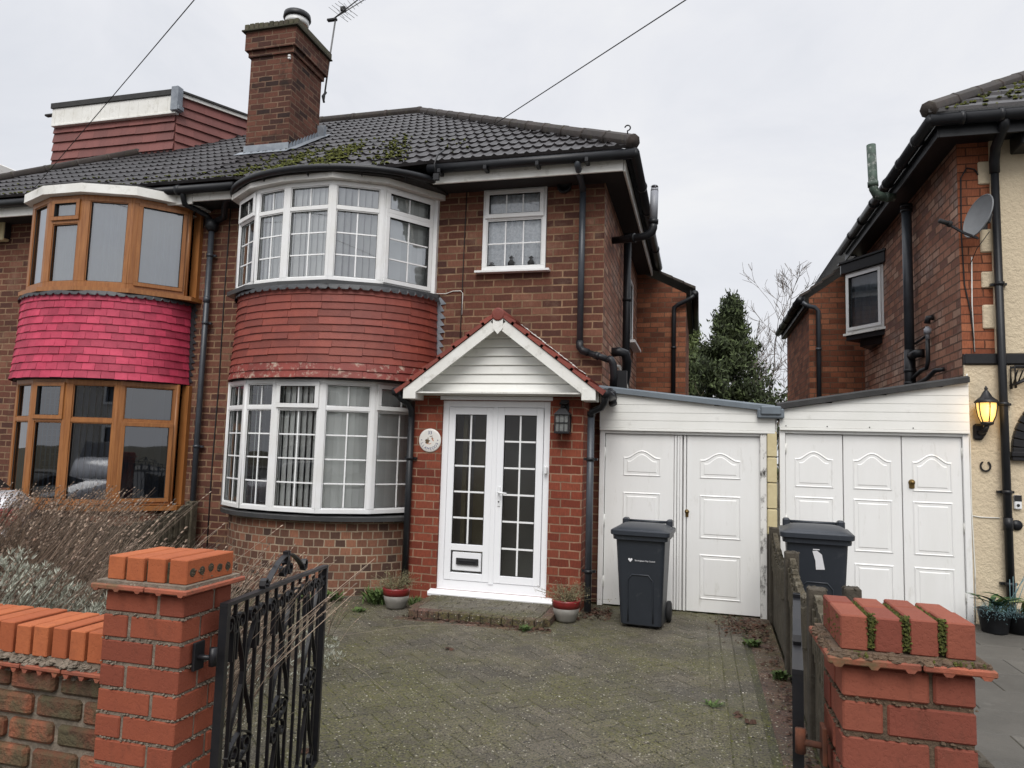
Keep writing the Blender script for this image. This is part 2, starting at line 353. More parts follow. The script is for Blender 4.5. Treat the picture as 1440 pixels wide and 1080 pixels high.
DISH=mat('dish_grey',(.17,.18,.19,1),(.13,.135,.14,1),rough=.5)
ALU=mat('antenna_metal',(.12,.12,.12,1),rough=.5,metal=.5)
FELT=mat('grey_grp_edge',(.15,.18,.205,1),(.11,.13,.15,1),rough=.55,scale=5,dirt=((.05,.05,.05,1),9,.62,.5))
FELTB=mat('black_roof_felt',(.03,.03,.03,1),(.05,.05,.05,1),rough=.95,scale=6,bump=.5)
CARW=mat('car_white_paint',(.72,.72,.74,1),rough=.2,coat=.6)
CARD=mat('car_dark_paint',(.03,.035,.05,1),rough=.2,coat=.6)
TAIL=mat('tail_light_red',(.30,.01,.015,1),rough=.2,coat=.5)
BLUEINK=mat('blue_lettering',(.03,.05,.16,1),rough=.5)
PLAQ=mat('ceramic_plaque',(.72,.70,.66,1),rough=.25)
BIRDB=mat('painted_brown',(.16,.10,.045,1),(.05,.035,.02,1),rough=.4,scale=60)
BIRDO=mat('painted_orange',(.45,.16,.05,1),rough=.4)
PAPER=mat('white_paper',(.72,.72,.74,1),rough=.6)
LENS=mat('lantern_glass_old',(.20,.21,.20,1),(.12,.12,.12,1),rough=.3,scale=30)
SOFFW=mat('bay_soffit_white',(.70,.69,.66,1),(.58,.57,.53,1),rough=.5,scale=3,dirt=((.12,.11,.09,1),6,.56,.5))
SILL=mat('black_sill',(.03,.032,.035,1),(.06,.06,.06,1),rough=.3,scale=5)
DOORW=mat('door_white',(.84,.85,.87,1),rough=.3)
# glowing lantern bulb shade
m,t,p,o_=newmat('lit_lamp_glass'); p.inputs['Base Color'].default_value=(.8,.55,.2,1); p.inputs['Roughness'].default_value=.3
p.inputs['Emission Color'].default_value=(1,.60,.16,1); p.inputs['Emission Strength'].default_value=1.15; LIT=m
m,t,p,o_=newmat('lit_bulb'); p.inputs['Base Color'].default_value=(1,.9,.6,1)
p.inputs['Emission Color'].default_value=(1,.82,.42,1); p.inputs['Emission Strength'].default_value=6; BULB=m
# driveway blocks: dirt speckle, moss in yellow-green drifts
def drivemat(name,c1,c2,mossamt,rough=.85):
    m,t,p,o_=newmat(name); tc=t.n('ShaderNodeTexCoord'); v=tc.outputs['Object']
    at=t.n('ShaderNodeAttribute',attribute_name='rnd')
    c=t.mix(t.ramp(t.noise(v,1.3,6,.65),[(.3,0),(.7,1)]),c1,c2)
    vv=t.math('ADD',t.math('MULTIPLY',at.outputs['Fac'],.45),.78); cc=t.n('ShaderNodeCombineColor')
    for i in range(3): t.l(vv,cc.inputs[i])
    c=t.mix(1.,c,cc.outputs[0],'MULTIPLY')
    c=t.mix(t.ramp(t.noise(v,.75,4,.6),[(.38,0),(.66,.55)]),c,(.045,.041,.034,1))
    mo=t.math('MULTIPLY',t.ramp(t.noise(v,.8,5,.72),[(.42,0),(.58,1)]),t.ramp(t.noise(v,26,8,.8),[(.40,0),(.54,1)]))
    c=t.mix(t.math('MULTIPLY',mo,mossamt),c,(.105,.104,.018,1))
    c=t.mix(t.ramp(t.noise(v,70,3,.6),[(.40,.9),(.50,0)]),c,(.016,.015,.012,1))
    vo=t.n('ShaderNodeTexVoronoi'); vo.inputs['Scale'].default_value=62; t.l(v,vo.inputs['Vector'])
    fl=t.math('MULTIPLY',t.ramp(vo.outputs['Distance'],[(.16,1),(.30,0)]),t.ramp(t.noise(v,5,4,.7),[(.40,0),(.62,.85)]))
    c=t.mix(fl,c,(.30,.28,.21,1))
    vo2=t.n('ShaderNodeTexVoronoi'); vo2.inputs['Scale'].default_value=24; t.l(v,vo2.inputs['Vector'])
    c=t.mix(t.ramp(vo2.outputs['Distance'],[(.10,.9),(.17,0)]),c,(.36,.34,.27,1))
    t.l(c,p.inputs['Base Color']); 
    rr=t.ramp(t.noise(v,1.7,3,.6),[(.35,.55),(.65,.9)]); t.l(rr,p.inputs['Roughness'])
    b=t.n('ShaderNodeBump'); b.inputs['Strength'].default_value=.8; b.inputs['Distance'].default_value=.006
    t.l(t.noise(v,90,5,.75),b.inputs['Height']); t.l(b.outputs[0],p.inputs['Normal']); return m
BLOCK=drivemat('dirty_paving_block',(.130,.112,.080,1),(.090,.078,.056,1),.62)
BLOCKR=drivemat('red_edging_block',(.13,.062,.045,1),(.085,.048,.036,1),.6)
JOINT=drivemat('mossy_joint_sand',(.04,.035,.020,1),(.06,.058,.020,1),1)
SLAB=mat('stone_slab',(.105,.098,.085,1),(.062,.058,.050,1),rough=.7,scale=2.5,rnd=.3,bump=.35,bscale=50,dirt=((.30,.285,.25,1),5,.60,.35))
ASPH=mat('asphalt',(.05,.05,.05,1),(.07,.07,.068,1),rough=.9,scale=20,bump=.5,bscale=120)
GRND=mat('garden_soil',(.07,.065,.035,1),(.05,.04,.025,1),rough=1,scale=4,bump=1,bscale=20,bdist=.03)
STONE=mat('pale_fleck',(.45,.43,.37,1),rough=.9,rnd=.8)
DEADLEAF=mat('dead_leaf',(.085,.04,.022,1),(.045,.022,.015,1),rough=.9,rnd=.9,scale=20)
OPPW=mat('opposite_render',(.5,.48,.44,1),(.42,.4,.37,1),rough=.9)
OPPB=mat('opposite_brick',(.16,.07,.05,1),(.11,.05,.04,1),rough=.9,scale=3)

# ------------------------------------------------------------ generic builders
YW=7.9                                   # plane of the house fronts
def wall(mb,axis,c,a0,a1,z0,z1,holes=(),th=.25,inn=1):
    """axis 'x': wall in plane Y=c; axis 'y': plane X=c. inn = direction of the inside"""
    P=(lambda a,z,d:(a,c+d*inn,z)) if axis=='x' else (lambda a,z,d:(c+d*inn,a,z))
    A=sorted({a0,a1,*[h[0] for h in holes],*[h[1] for h in holes]}); Z=sorted({z0,z1,*[h[2] for h in holes],*[h[3] for h in holes]})
    for i in range(len(A)-1):
        for j in range(len(Z)-1):
            am,zm=(A[i]+A[i+1])/2,(Z[j]+Z[j+1])/2
            if any(h[0]<am<h[1] and h[2]<zm<h[3] for h in holes): continue
            for d in (0,th): mb.quad(P(A[i],Z[j],d),P(A[i+1],Z[j],d),P(A[i+1],Z[j+1],d),P(A[i],Z[j+1],d))
    for h in holes:
        for (p,q) in (((h[0],h[2]),(h[0],h[3])),((h[1],h[2]),(h[1],h[3])),((h[0],h[2]),(h[1],h[2])),((h[0],h[3]),(h[1],h[3]))):
            mb.quad(P(*p,0),P(*q,0),P(*q,th),P(*p,th))
def blob(mb,c,r,h=None,rnd=None,n=6):
    h=h or r; vs=[];c=Vector(c)
    for k,(rr,zz) in enumerate(((1,-.2),(.85,.45),(.4,.9))):
        for i in range(n):
            t=2*pi*(i+.5*k)/n; j=random.uniform(.75,1.2); vs.append(c+Vector((math.cos(t)*r*rr*j,math.sin(t)*r*rr*j,h*zz*random.uniform(.8,1.15))))
    vs.append(c+Vector((0,0,h))); fs=[]
    for k in range(2):
        for i in range(n): fs.append((k*n+i,k*n+(i+1)%n,(k+1)*n+(i+1)%n,(k+1)*n+i))
    for i in range(n): fs.append((2*n+i,2*n+(i+1)%n,3*n))
    mb.add(vs,fs,rnd)
def window(T,a,b,z0,z1,fm,bm,gm,transom=None,topn=(1,0),lown=(1,2),sash=(0,0),blind=None,fw=.05,dep=.07,label=None,blindm=None,bw=.016,off=0.,slatang=35):
    """a,b: bottom corners (x,y), outside seen with a on the left. One window = frame (> pane, glazing_bars, blind)"""
    a=Vector((a[0],a[1]));b=Vector((b[0],b[1])); d=(b-a);W=d.length;d.normalize();n=Vector((d.y,-d.x))
    def P(u,w,z): q=a+d*u+n*w; return (q.x,q.y,z)
    F=MB();G=MB();B=MB();K=MB()
    def bx(mb,u0,u1,w0,w1,za,zb,rnd=.5,ch=.004):
        c=P((u0+u1)/2,(w0+w1)/2,(za+zb)/2); dd=Vector((d.x,d.y,0));nn=Vector((n.x,n.y,0))
        mb.cbox(c,dd*((u1-u0)/2),nn*((w1-w0)/2),Vector((0,0,(zb-za)/2)),ch,rnd)
    def ring(mb,u0,u1,za,zb,t,w0,w1):
        bx(mb,u0,u1,w0,w1,za,za+t);bx(mb,u0,u1,w0,w1,zb-t,zb);bx(mb,u0,u0+t,w0,w1,za+t-.002,zb-t+.002);bx(mb,u1-t,u1,w0,w1,za+t-.002,zb-t+.002)
    ring(F,0,W,z0,z1,fw,off-dep,off)
    lights=[]
    if transom:
        bx(F,fw-.002,W-fw+.002,off-dep,off-.003,transom-fw*.42,transom+fw*.42)
        lights=[(fw,W-fw,transom+fw*.42,z1-fw,topn,sash[0]),(fw,W-fw,z0+fw,transom-fw*.42,lown,sash[1])]
    else: lights=[(fw,W-fw,z0+fw,z1-fw,lown,sash[1])]
    for u0,u1,za,zb,(nv,nh),sh in lights:
        go=off-.028
        if sh:
            ring(F,u0-.022,u1+.022,za-.022,zb+.022,.052,off+.002,off+.020); ring(K,u0+.028,u1-.028,za+.028,zb-.028,.004,off-.02,off+.0215); s=.03; go=off-.004
        else: s=.008; ring(F,u0-.001,u1+.001,za-.001,zb+.001,s+.006,off-.03,off-.012); ring(K,u0+s+.003,u1-s-.003,za+s+.003,zb-s-.003,.004,off-.026,off-.013)
        u0+=s;u1-=s;za+=s;zb-=s
        G.quad(P(u0,go-.008,za),P(u1,go-.008,za),P(u1,go-.008,zb),P(u0,go-.008,zb))
        for k in range(nv): uu=u0+(u1-u0)*(k+1)/(nv+1); bx(B,uu-bw/2,uu+bw/2,go-.006,go+.001,za,zb,ch=.001)
        for k in range(nh): zz=za+(zb-za)*(k+1)/(nh+1); bx(B,u0,u1,go-.0055,go+.0016,zz-bw/2,zz+bw/2,ch=.001)
    o=F.build('window',fm,T,label)
    G.build('pane',gm,o)
    if K.v: K.build('gasket',DARKGAP,o)
    if B.v: B.build('glazing_bars',bm,o)
    if blind=='vertical':
        S=MB(); u=.03; A=R(slatang)
        while u<W-.02:
            an=A+random.uniform(-.12,.12); hw=.046
            e=Vector((d.x,d.y,0))*math.cos(an)*hw+Vector((n.x,n.y,0))*math.sin(an)*hw
            c=Vector(P(u,-.095+off,0)); r=random.random(); lo=Vector((0,0,z0+.04+random.uniform(0,.01)));hi=Vector((0,0,z1+.02))
            S.quad(c-e+lo,c+e+lo,c+e+hi,c-e+hi,r); u+=.075
        S.build('vertical_blind',blindm or BLIND,o)
    elif blind in('net','lace'):
        S=MB(); nseg=int(W/.012)
        def fn(i,j): u=i*W; return P(u,-.085+off+.012*math.sin(u*62+1.3*math.sin(u*17)),z0+.03+(z1-z0)*j)
        S.grid(fn,nseg,1); S.build('net_curtain',blindm or NET,o)
    return o
def ell(cx,a,b,n,t0=0,t1=pi): return [(cx-a*math.cos(t0+(t1-t0)*i/n),YW-b*math.sin(t0+(t1-t0)*i/n)) for i in range(n+1)]
BP=[(-1.23,7.9),(-.85,7.27),(-.3,7.02),(.3,7.02),(.85,7.27),(1.23,7.9)]
BPLAN={-4.35:[(-5.60,7.9),(-5.54,7.44),(-5.09,7.14),(-4.62,7.03),(-4.03,7.02),(-3.52,7.29),(-3.12,7.86),(-3.11,7.9)],
       -7.74:[(-8.78,7.9),(-8.52,7.20),(-8.02,7.0),(-7.48,7.0),(-6.92,7.22),(-6.47,7.72),(-6.46,7.9)]}
def bpts(cx,k=1.0): return [(cx+(x-cx)*k,YW-(YW-y)*k) for x,y in BPLAN[cx]]
def tile_apron(T,cx,z0,z1,courses,tw,m,label,flare=.05,name='tile_hanging',m2=None,rag=0):
    mb=MB();mb2=MB(); g=(z1-z0)/courses
    def rad(z): 
        t=(z-z0)/(z1-z0); return .0+flare*(1-t)**2*1.0
    A0_,B0_=(1.29,.935) if cx>-6 else (1.215,.945)
    def pt(th,z,off): a=A0_+rad(z)+off; b=B0_+rad(z)+off; return Vector((cx-a*math.cos(th),YW-b*math.sin(th),z))
    L=3.45; N=int(L/tw)
    for k in range(courses):
        za=z0+k*g; zb=za+g+.012; ph=random.uniform(0,1)/N if tw>.17 else (.5*(k%2))/N
        ths=[max(0.02,min(pi-.02,pi*((i+0)/N)+pi*ph)) for i in range(-1,N+1)]
        for i in range(len(ths)-1):
            t0,t1=ths[i],ths[i+1]
            if t1-t0<.01: continue
            dz=random.uniform(-.004,.004)*(1+rag); ln=.019+random.uniform(-.003,.003); gap=.0016; n=3; vs=[]
            for j in range(n+1):
                t=t0+gap+(t1-t0-2*gap)*j/n
                vs+=[pt(t,za+dz-.003,ln-.014),pt(t,za+dz,ln),pt(t,zb,.004)]
            fs=[]
            for j in range(n): fs+=[(j*3,j*3+3,j*3+4,j*3+1),(j*3+1,j*3+4,j*3+5,j*3+2)]
            fs+=[(0,1,2),(n*3,n*3+2,n*3+1)]
            (mb2 if (m2 and k<2) else mb).add(vs,fs)
    # backing
    mb.grid(lambda u,v:pt(.01+u*(pi-.02),z0+.01+v*(z1-z0-.01),-.004),40,1,rnd=.2)
    o=mb.build(name,m,T,label)
    if m2: mb2.build('flaking_tiles',m2,T,'tiles with flaking paint showing pale patches')
    # underside board
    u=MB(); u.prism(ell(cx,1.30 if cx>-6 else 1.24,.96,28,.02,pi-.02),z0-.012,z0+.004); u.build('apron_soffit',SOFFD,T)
    return o
def bay(T,cx,low,up,fm,bm,gl_low,gl_up,cfg_low,cfg_up,apron,brick,sillm,sill_z,topk):
    for (z0,z1),cfg,gm,par in ((low,cfg_low,gl_low,'lower'),(up,cfg_up,gl_up,'upper')):
        P=bpts(cx)
        nf=len(P)-3
        for i in range(nf):
            c=dict(cfg['all']); c.update(cfg.get(i,{}))
            window(T,P[i+1],P[i+2],z0,z1,fm,bm,gm,**c)
        for i in range(1,len(P)-1):
            post=MB(); q=Vector(P[i]); ce=Vector((cx,YW)); q=q+(ce-q).normalized()*.036; post.tube([(q.x,q.y,z0),(q.x,q.y,z1)],.034,8); post.build('corner_post',fm,T)
        post=MB(); post.quad((*P[0],z0),(*P[1],z0),(*P[1],z1),(*P[0],z1)); post.build('return_panel',fm,T)
        post=MB(); post.box(P[-1][0]-.07,P[-1][0]+.035,YW-.06,YW+.01,z0,z1); post.build('end_post',fm,T)
    # curved brick base, header bond
    b=MB(); n=44; E=ell(cx,1.24,.905,n); Ls=[0]
    for i in range(n): Ls.append(Ls[-1]+math.dist(E[i],E[i+1]))
    b.grid(lambda u,v:(E[round(u*n)][0],E[round(u*n)][1],v*sill_z[0]),n,1,uvfn=lambda u,v:(Ls[round(u*n)],v*sill_z[0]))
    b.build('curved_brick_base',brick,T)
    s=MB(); s.prism(bpts(cx,1.075) if fm is OAK else ell(cx,1.34,1.0,30),sill_z[0],sill_z[1]); s.build('sill',sillm,T)
    s2=MB(); s2.prism(bpts(cx,1.07),up[0]-.055,up[0]-.002); s2.build('upper_sill',fm if fm is OAK else SILL,T)
    # scalloped lead strip below the upper sill
    d=MB(); N=34
    for k in range(N):
        t0,t1=pi*k/N,pi*(k+1)/N; tm=(t0+t1)/2
        f=lambda t,z,o=0:(cx-((1.32 if cx>-6 else 1.245)+o)*math.cos(t),YW-(.965+o)*math.sin(t),z)
        zt=up[0]-.05; d.add([f(t0,zt),f(t0,zt-.035,.020),f(tm-.025,zt-.060,.022),f(tm+.025,zt-.060,.022),f(t1,zt-.035,.020),f(t1,zt)],[(0,1,2,3,4,5)])
    d.build('scalloped_lead',DLEAD,T)
    tile_apron(T,cx,low[1]+.012,up[0]-.07,*apron)
    # stepped lead soakers against the wall
    for sgn in (-1,1):
        ld=MB()
        zz=low[1]+.03
        while zz<up[0]-.08:
            x0=cx+sgn*(1.27 if cx>-6 else 1.20); ld.add([(x0,YW-.012,zz),(x0+sgn*(.13+random.uniform(-.01,.015)),YW-.014,zz+.02),(x0+sgn*.07,YW-.02,zz+.10),(x0,YW-.022,zz+.10)],[(0,1,2,3)]); zz+=.086
        x0=cx+sgn*(1.27 if cx>-6 else 1.20); ld.box(min(x0,x0+sgn*.07),max(x0,x0+sgn*.07),YW-.010,YW-.002,low[1]+.03,up[0]-.06)
        ld.build('stepped_flashing',LEAD if fm is not OAK else DLEAD,T)
    # rooms behind
# ------------------------------------------------------------ main roof of the pair
EY,EZ,XR,XL,TP=7.42,4.89,-.72,-11.88,.667
CX1,CX2,XP=-4.35,-7.74,-6.3
SL=math.sqrt(1+TP*TP)
def bulge(x):
    d=abs(x-CX1)/1.45
    return max(0,1.0*math.sqrt(max(0,1-d*d))-(YW-EY)) if d<1 else 0
def roofpt(x,s,lift=0):
    """s = distance in plan from the eave line"""
    b=bulge(x); yb=1.9
    if b>0 and s<yb:
        y=EY-b+(yb+b)*s/yb; z=EZ-.19*min(1,b/.4)+(yb*TP+.19*min(1,b/.4))*s/yb
    else: y=EY+s; z=EZ+s*TP
    return Vector((x,y-lift*TP/SL,z+lift/SL))
def tile_slope(mb,x0,x1,run=4.25,g=.30,tw=.25,period=.125):
    nk=int(run/g+.001)+1
    for k in range(nk):
        s0=k*g;s1=min(run,(k+1)*g)+.0
        if s1-s0<.03: continue
        i0=int(math.floor(x0/tw));i1=int(math.ceil(x1/tw))
        for i in range(i0,i1):
            n=8;vs=[];ja=random.uniform(-.003,.003);ok=False
            off=(k%2)*0
            for j in range(n+1):
                xx=i*tw+tw*j/n+off
                x=min(max(xx,x0),x1)
                def cl(x,s): return min(max(x,XL+s),XR-s)
                h=.021*max(0,math.cos(2*pi*xx/period))**.8
                a=cl(x,s0);b=cl(x,s1)
                if x0<xx<x1 and abs(a-x)<1e-6: ok=True
                vs+=[roofpt(a,s0-.01,.0),roofpt(a,s0-.01,.034+h+ja),roofpt(b,s1+.01,.008+h)]
            if not ok: continue
            fs=[]
            for j in range(n): fs+=[(j*3,j*3+3,j*3+4,j*3+1),(j*3+1,j*3+4,j*3+5,j*3+2)]
            mb.add(vs,fs)
def ridge_line(mb,p,q,r=.11,seg=.45):
    p=Vector(p);q=Vector(q);L=(q-p).length;n=max(1,int(L/seg));d=(q-p)/n
    for i in range(n):
        a=p+d*i;b=p+d*(i+1)
        mb.tube([a,a+d*.08,a+d*.081,b+d*.02],[r*1.06,r*1.06,r,r],8,rnd=random.random(),smooth=True)
def gutter(mb,pts,r=.055):
    mb.tube(pts,r,10)
AY=EY+4.25; AZ=EZ+4.25*TP; AXR=XR-4.25; AXL=XL+4.25
def house_roof(T,x0,x1,mossy):
    r=MB(); tile_slope(r,x0,x1); o=r.build('roof_tiles',ROOFB,T)
    u=MB()   # boarding below the tiles, other slopes
    if x1>AXR:
        u.add([(XR,EY,EZ-.03),(XR-.0,EY+8.5,EZ-.03),(AXR,AY,AZ-.03)],[(0,1,2)])
    if x0<AXL:
        u.add([(XL,EY,EZ-.03),(XL,EY+8.5,EZ-.03),(AXL,AY,AZ-.03)],[(0,1,2)])
    a=max(x0,AXL);b=min(x1,AXR)
    u.add([(x0,EY+8.5,EZ-.03),(x1,EY+8.5,EZ-.03),(b,AY,AZ-.03),(a,AY,AZ-.03)],[(0,1,2,3)])
    u.build('rear_roof_slopes',ROOFB,T)
    rd=MB(); ridge_line(rd,(b,AY,AZ+.03),(a,AY,AZ+.03),.10)
    if x1>AXR: ridge_line(rd,(XR+.02,EY-.02,EZ+.05),(AXR,AY,AZ+.04),.080)
    if x0<AXL: ridge_line(rd,(XL-.02,EY-.02,EZ+.05),(AXL,AY,AZ+.04),.080)
    rd.build('ridge_tiles',RIDGE,T)
    return o

# ============================================================ OUR HOUSE
H1=thing('semi_detached_house','brown brick semi-detached house with white curved bay windows and red tile-hung panel','house',(-3.7,YW,0))
H2=thing('semi_detached_house','attached house at left with oak-brown framed bays and bright pink tile-hung panel','house',(-8.9,YW,0))
w=MB(); wall(w,'x',YW,XP,-1.06,0,4.86,[(CX1-1.15,CX1+1.15,.87,2.32),(CX1-1.15,CX1+1.15,3.46,4.60),(-2.515,-1.735,3.71,4.715)])
w.build('front_wall',BR_MAIN,H1)
w=MB(); wall(w,'y',-1.06,YW+.0005,12.3,0,4.86,[(10.6,11.5,3.3,4.35)],inn=-1); w.build('side_wall',BR_SIDE,H1)
w=MB(); wall(w,'x',YW,-11.6,XP,0,4.86,[(CX2-1.0,CX2+1.2,.87,2.32),(CX2-1.0,CX2+1.2,3.50,4.60)]); w.build('front_wall',BR_MAIN,H2)
w=MB(); wall(w,'y',-11.6,YW+.0005,15.5,0,4.86,[],inn=1); w.build('side_wall',BR_SIDE,H2)
for T,x0,x1 in ((H1,XP,-1.31),(H2,-11.35,XP)):
    r=MB()
    for z in (2.45,2.75,4.80,.02): r.quad((x0,YW+.2,z),(x1,YW+.2,z),(x1,12.2,z),(x0,12.2,z))
    r.quad((x0,11.6,0),(x1,11.6,0),(x1,11.6,4.8),(x0,11.6,4.8)); r.quad((x0+.02,YW+.2,0),(x0+.02,11.6,0),(x0+.02,11.6,4.8),(x0+.02,YW+.2,4.8)); r.quad((x1-.02,YW+.2,0),(x1-.02,11.6,0),(x1-.02,11.6,4.8),(x1-.02,YW+.2,4.8))
    c=CX1 if T is H1 else CX2
    for z in (2.40,4.585): r.prism(bpts(c,.97),z,z+.012)
    for z in (.80,3.40): r.prism(bpts(c,.97),z,z+.012)
    r.build('room_interior',ROOM,T)
allw=dict(transom=2.02,topn=(1,0),lown=(1,3),blind='vertical')
bay(H1,CX1,(.87,2.34),(3.45,4.61),WHITE,BARS,GLASSW,GLASS,
    {'all':dict(allw),1:dict(slatang=38),0:dict(slatang=38),2:dict(sash=(1,0),slatang=24),3:dict(slatang=12),4:dict(sash=(1,0),slatang=10)},
    {'all':dict(transom=4.30,topn=(1,0),lown=(1,2),blind='vertical',slatang=14),0:dict(sash=(1,0)),2:dict(slatang=20),3:dict(slatang=48),4:dict(sash=(1,1),slatang=14)},
    (12,.30,REDTILE,'red painted hanging tiles in curved courses',.05,'tile_hanging',REDFLAKE,.6),BR_BAY,SILL,(.80,.845),1.1)
bay(H2,CX2,(.80,2.33),(3.48,4.66),OAK,OAK,GLASSL,GLASSD,
    {'all':dict(transom=1.83,topn=(0,0),lown=(0,0),blind='vertical',blindm=BLINDD,slatang=30,fw=.062),1:dict(sash=(1,0)),3:dict(sash=(0,1))},
    {'all':dict(topn=(0,0),lown=(0,0),blind='net',fw=.075),1:dict(transom=4.33,sash=(1,0)),3:dict(sash=(0,1))},
    (11,.135,PINKTILE,'bright pink painted hanging tiles',.05,'tile_hanging',None,0),BR_BAY,OAK,(.74,.795),1.1)
window(H1,(-2.51,YW-.02),(-1.74,YW-.02),3.715,4.71,WHITE,BARS,GLASSW,transom=4.35,topn=(2,0),lown=(2,1),sash=(1,0),blind='lace',blindm=LACE,fw=.05,label='small white casement window with lace curtain above the porch')
s=MB(); s.cb(-2.58,-1.68,YW-.085,YW-.0,3.685,3.713,.004); s.build('window_sill',WHITE,H1)
# ornaments on the sill behind the lace window
orn=MB()
for x,h in ((-2.40,.07),(-2.16,.14),(-1.92,.13)): orn.lathe((x,YW+.035,3.765),[(.015,0),(.04,.01),(.045,h*.4),(.018,h*.65),(.03,h*.85),(.005,h)],10)
orn.build('sill_ornaments',RUBBER,H1)
window(H1,(-1.055,10.6),(-1.055,11.5),3.3,4.35,WHITE,BARS,GLASSD,blind='net',lown=(0,0))
s=MB(); s.box(-1.05,-.93,10.5,11.6,3.26,3.30); s.build('side_window_sill',WHITE,H1)
house_roof(H1,XP,XR,True); house_roof(H2,XL,XP,False)
# eaves, fascias and soffits
f=MB(); f.cb(CX1+1.33,XR-.10,EY+.075,EY+.10,4.67,4.80); f.build('fascia',WHITE_OLD,H1); f=MB(); f.cb(XR-.10,XR-.075,EY+.1005,12.2,4.67,4.80); f.build('side_fascia',WHITE_OLD,H1); f=MB(); f.cb(XP+.002,CX1-1.33,EY+.075,EY+.10,4.67,4.80); f.build('fascia',WHITE_OLD,H1)
f=MB(); f.box(XP,XR-.1,EY+.1005,YW,4.70,4.72); f.box(-1.06,XR-.1,YW,12.2,4.70,4.72); f.box(XP,XR-.1,EY+.06,YW+.1,4.861,4.875)
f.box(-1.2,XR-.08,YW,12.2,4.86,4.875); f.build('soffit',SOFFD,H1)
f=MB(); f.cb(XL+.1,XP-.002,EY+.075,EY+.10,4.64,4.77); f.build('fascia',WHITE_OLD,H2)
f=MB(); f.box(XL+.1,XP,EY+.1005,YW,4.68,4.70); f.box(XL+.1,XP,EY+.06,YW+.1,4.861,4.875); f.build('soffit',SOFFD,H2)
# bay tops
f=MB(); f.prism(bpts(CX1,1.085),4.612,4.675); f.build('bay_fascia',SOFFW,H1)
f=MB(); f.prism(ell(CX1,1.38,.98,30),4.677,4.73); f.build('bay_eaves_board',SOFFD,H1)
f=MB(); f.prism(bpts(CX2,1.10),4.662,4.775); f.build('bay_fascia',WHITE_OLD,H2)
f=MB(); f.prism(bpts(CX2,1.08),4.777,4.80); f.build('bay_flat_roof',FELTB,H2)
gt=MB(); E1=ell(CX1,1.46,1.02,30,.40,pi-.40); gutter(gt,[(x,y,4.715) for x,y in E1],.040)
gutter(gt,[(CX1+1.30,EY,4.82),(XR+.04,EY,4.82)],.055); gutter(gt,[(XR+.03,EY-.03,4.82),(XR+.03,12.25,4.82)],.055)
for x in (-2.9,-2.35,-1.75,-1.2): gt.cb(x-.02,x+.02,EY-.06,EY+.085,4.75,4.80,.004)
for t in (.7,1.15,1.6,2.05,2.45): 
    x,y=CX1-1.42*math.cos(t),YW-.98*math.sin(t); gt.add([(x-.03,y,4.70),(x+.03,y,4.70),(x,y+.03,4.635),(x,y-.03,4.70)],[(0,1,2),(0,3,2),(1,3,2)])
for y in (8.4,9.3,10.2,11.1): gt.tube([(XR+.03,y-.03,4.82),(XR+.03,y+.03,4.82)],.066,10)
gt.build('gutter',BLACKP,H1)
gt=MB(); gutter(gt,[(XL,EY,4.80),(CX1-1.28,EY,4.80)],.055)
for x in (-10.5,-9.6,-6.9,-6.45): gt.tube([(x-.03,EY,4.80),(x+.03,EY,4.80)],.066,10)
gt.build('gutter',BLACKP,H2)
# finial curl on the hip end and bracket for the overhead cable
f=MB(); f.tube([(XR-.05,EY+.02,EZ+.1),(XR-.05,EY+.02,EZ+.2)]+[(XR-.05+.03*math.sin(t),EY+.02,EZ+.2+.03*(1-math.cos(t))) for t in [i*.5 for i in range(1,10)]],.008,6); f.build('hip_iron',IRON,H1)
f=MB(); f.cb(-2.96,-2.89,EY-.07,EY-.03,4.66,4.74); f.tube([(-2.93,EY-.05,4.72),(-2.95,EY-.06,4.85),(-2.93,EY-.03,4.97),(-2.88,EY+.05,5.06)],.011,6); f.build('cable_bracket',IRON,H1)
# round vent
f=MB(); f.lathe((-1.53,YW-.03,4.68),[(.085,0),(.085,.03),(.055,.034),(.05,.01)],20,axis=(0,-1,0)); f.build('round_vent',BLACKP,H1)
# moss on roof
ms=MB()
for k in range(1500):
    x=random.gauss(-4.6,.65);s=abs(random.gauss(.55,.5))+.02
    if not(-6.0<x<-2.6 and s<2.2): continue
    if random.random()>.5+.5*math.sin(x*9+s*4): continue
    g=.30; ss=math.floor(s/g)*g+random.choice((0,.02,.05,.1,.2)); p=roofpt(x,ss,.045); blob(ms,p,random.uniform(.010,.034),random.uniform(.012,.024),n=5)
for k in range(260):
    x=random.uniform(-11,-5.3);s=abs(random.gauss(.0,.3)); p=roofpt(x,math.floor(s/.3)*.3,.045); blob(ms,p,random.uniform(.008,.022),.015,n=5)
ms.build('roof_moss',MOSS,H1,kind='stuff')


# ------------------------------------------------------------ chimney (on the party line; a thing of its own)
CH=thing('brick_chimney','tall dark brick chimney stack with lead flashing on the roof ridge','chimney',(-6.27,9.35,5.6))
c=MB(); c.box(-6.645,-5.925,8.95,9.78,5.4,7.45); 
c.box(-6.675,-5.895,8.92,9.81,7.452,7.54); c.box(-6.715,-5.855,8.88,9.85,7.542,7.83); c.build('stack',BR_CHIM,CH)
c=MB(); x=-6.735
while x<-5.83:
    c.cb(x,x+.078,8.86,9.87,7.850+random.uniform(-.004,.004),7.955+random.uniform(-.012,.012),.01); x+=.0845
c.prism([(-6.76,8.835),(-5.81,8.835),(-5.81,9.89),(-6.76,9.89)],7.832,7.852)
CAPM=mat('mossy_capping',(.085,.07,.055,1),(.05,.055,.025,1),rough=1,scale=12,rnd=.6,bump=1,bscale=50); c.build('capping',CAPM,CH)
c=MB(); c.lathe((-6.2,9.42,7.95),[(.17,0),(.19,.02),(.16,.05),(.165,.26)],24); c.build('chimney_pot',TERRA,CH)
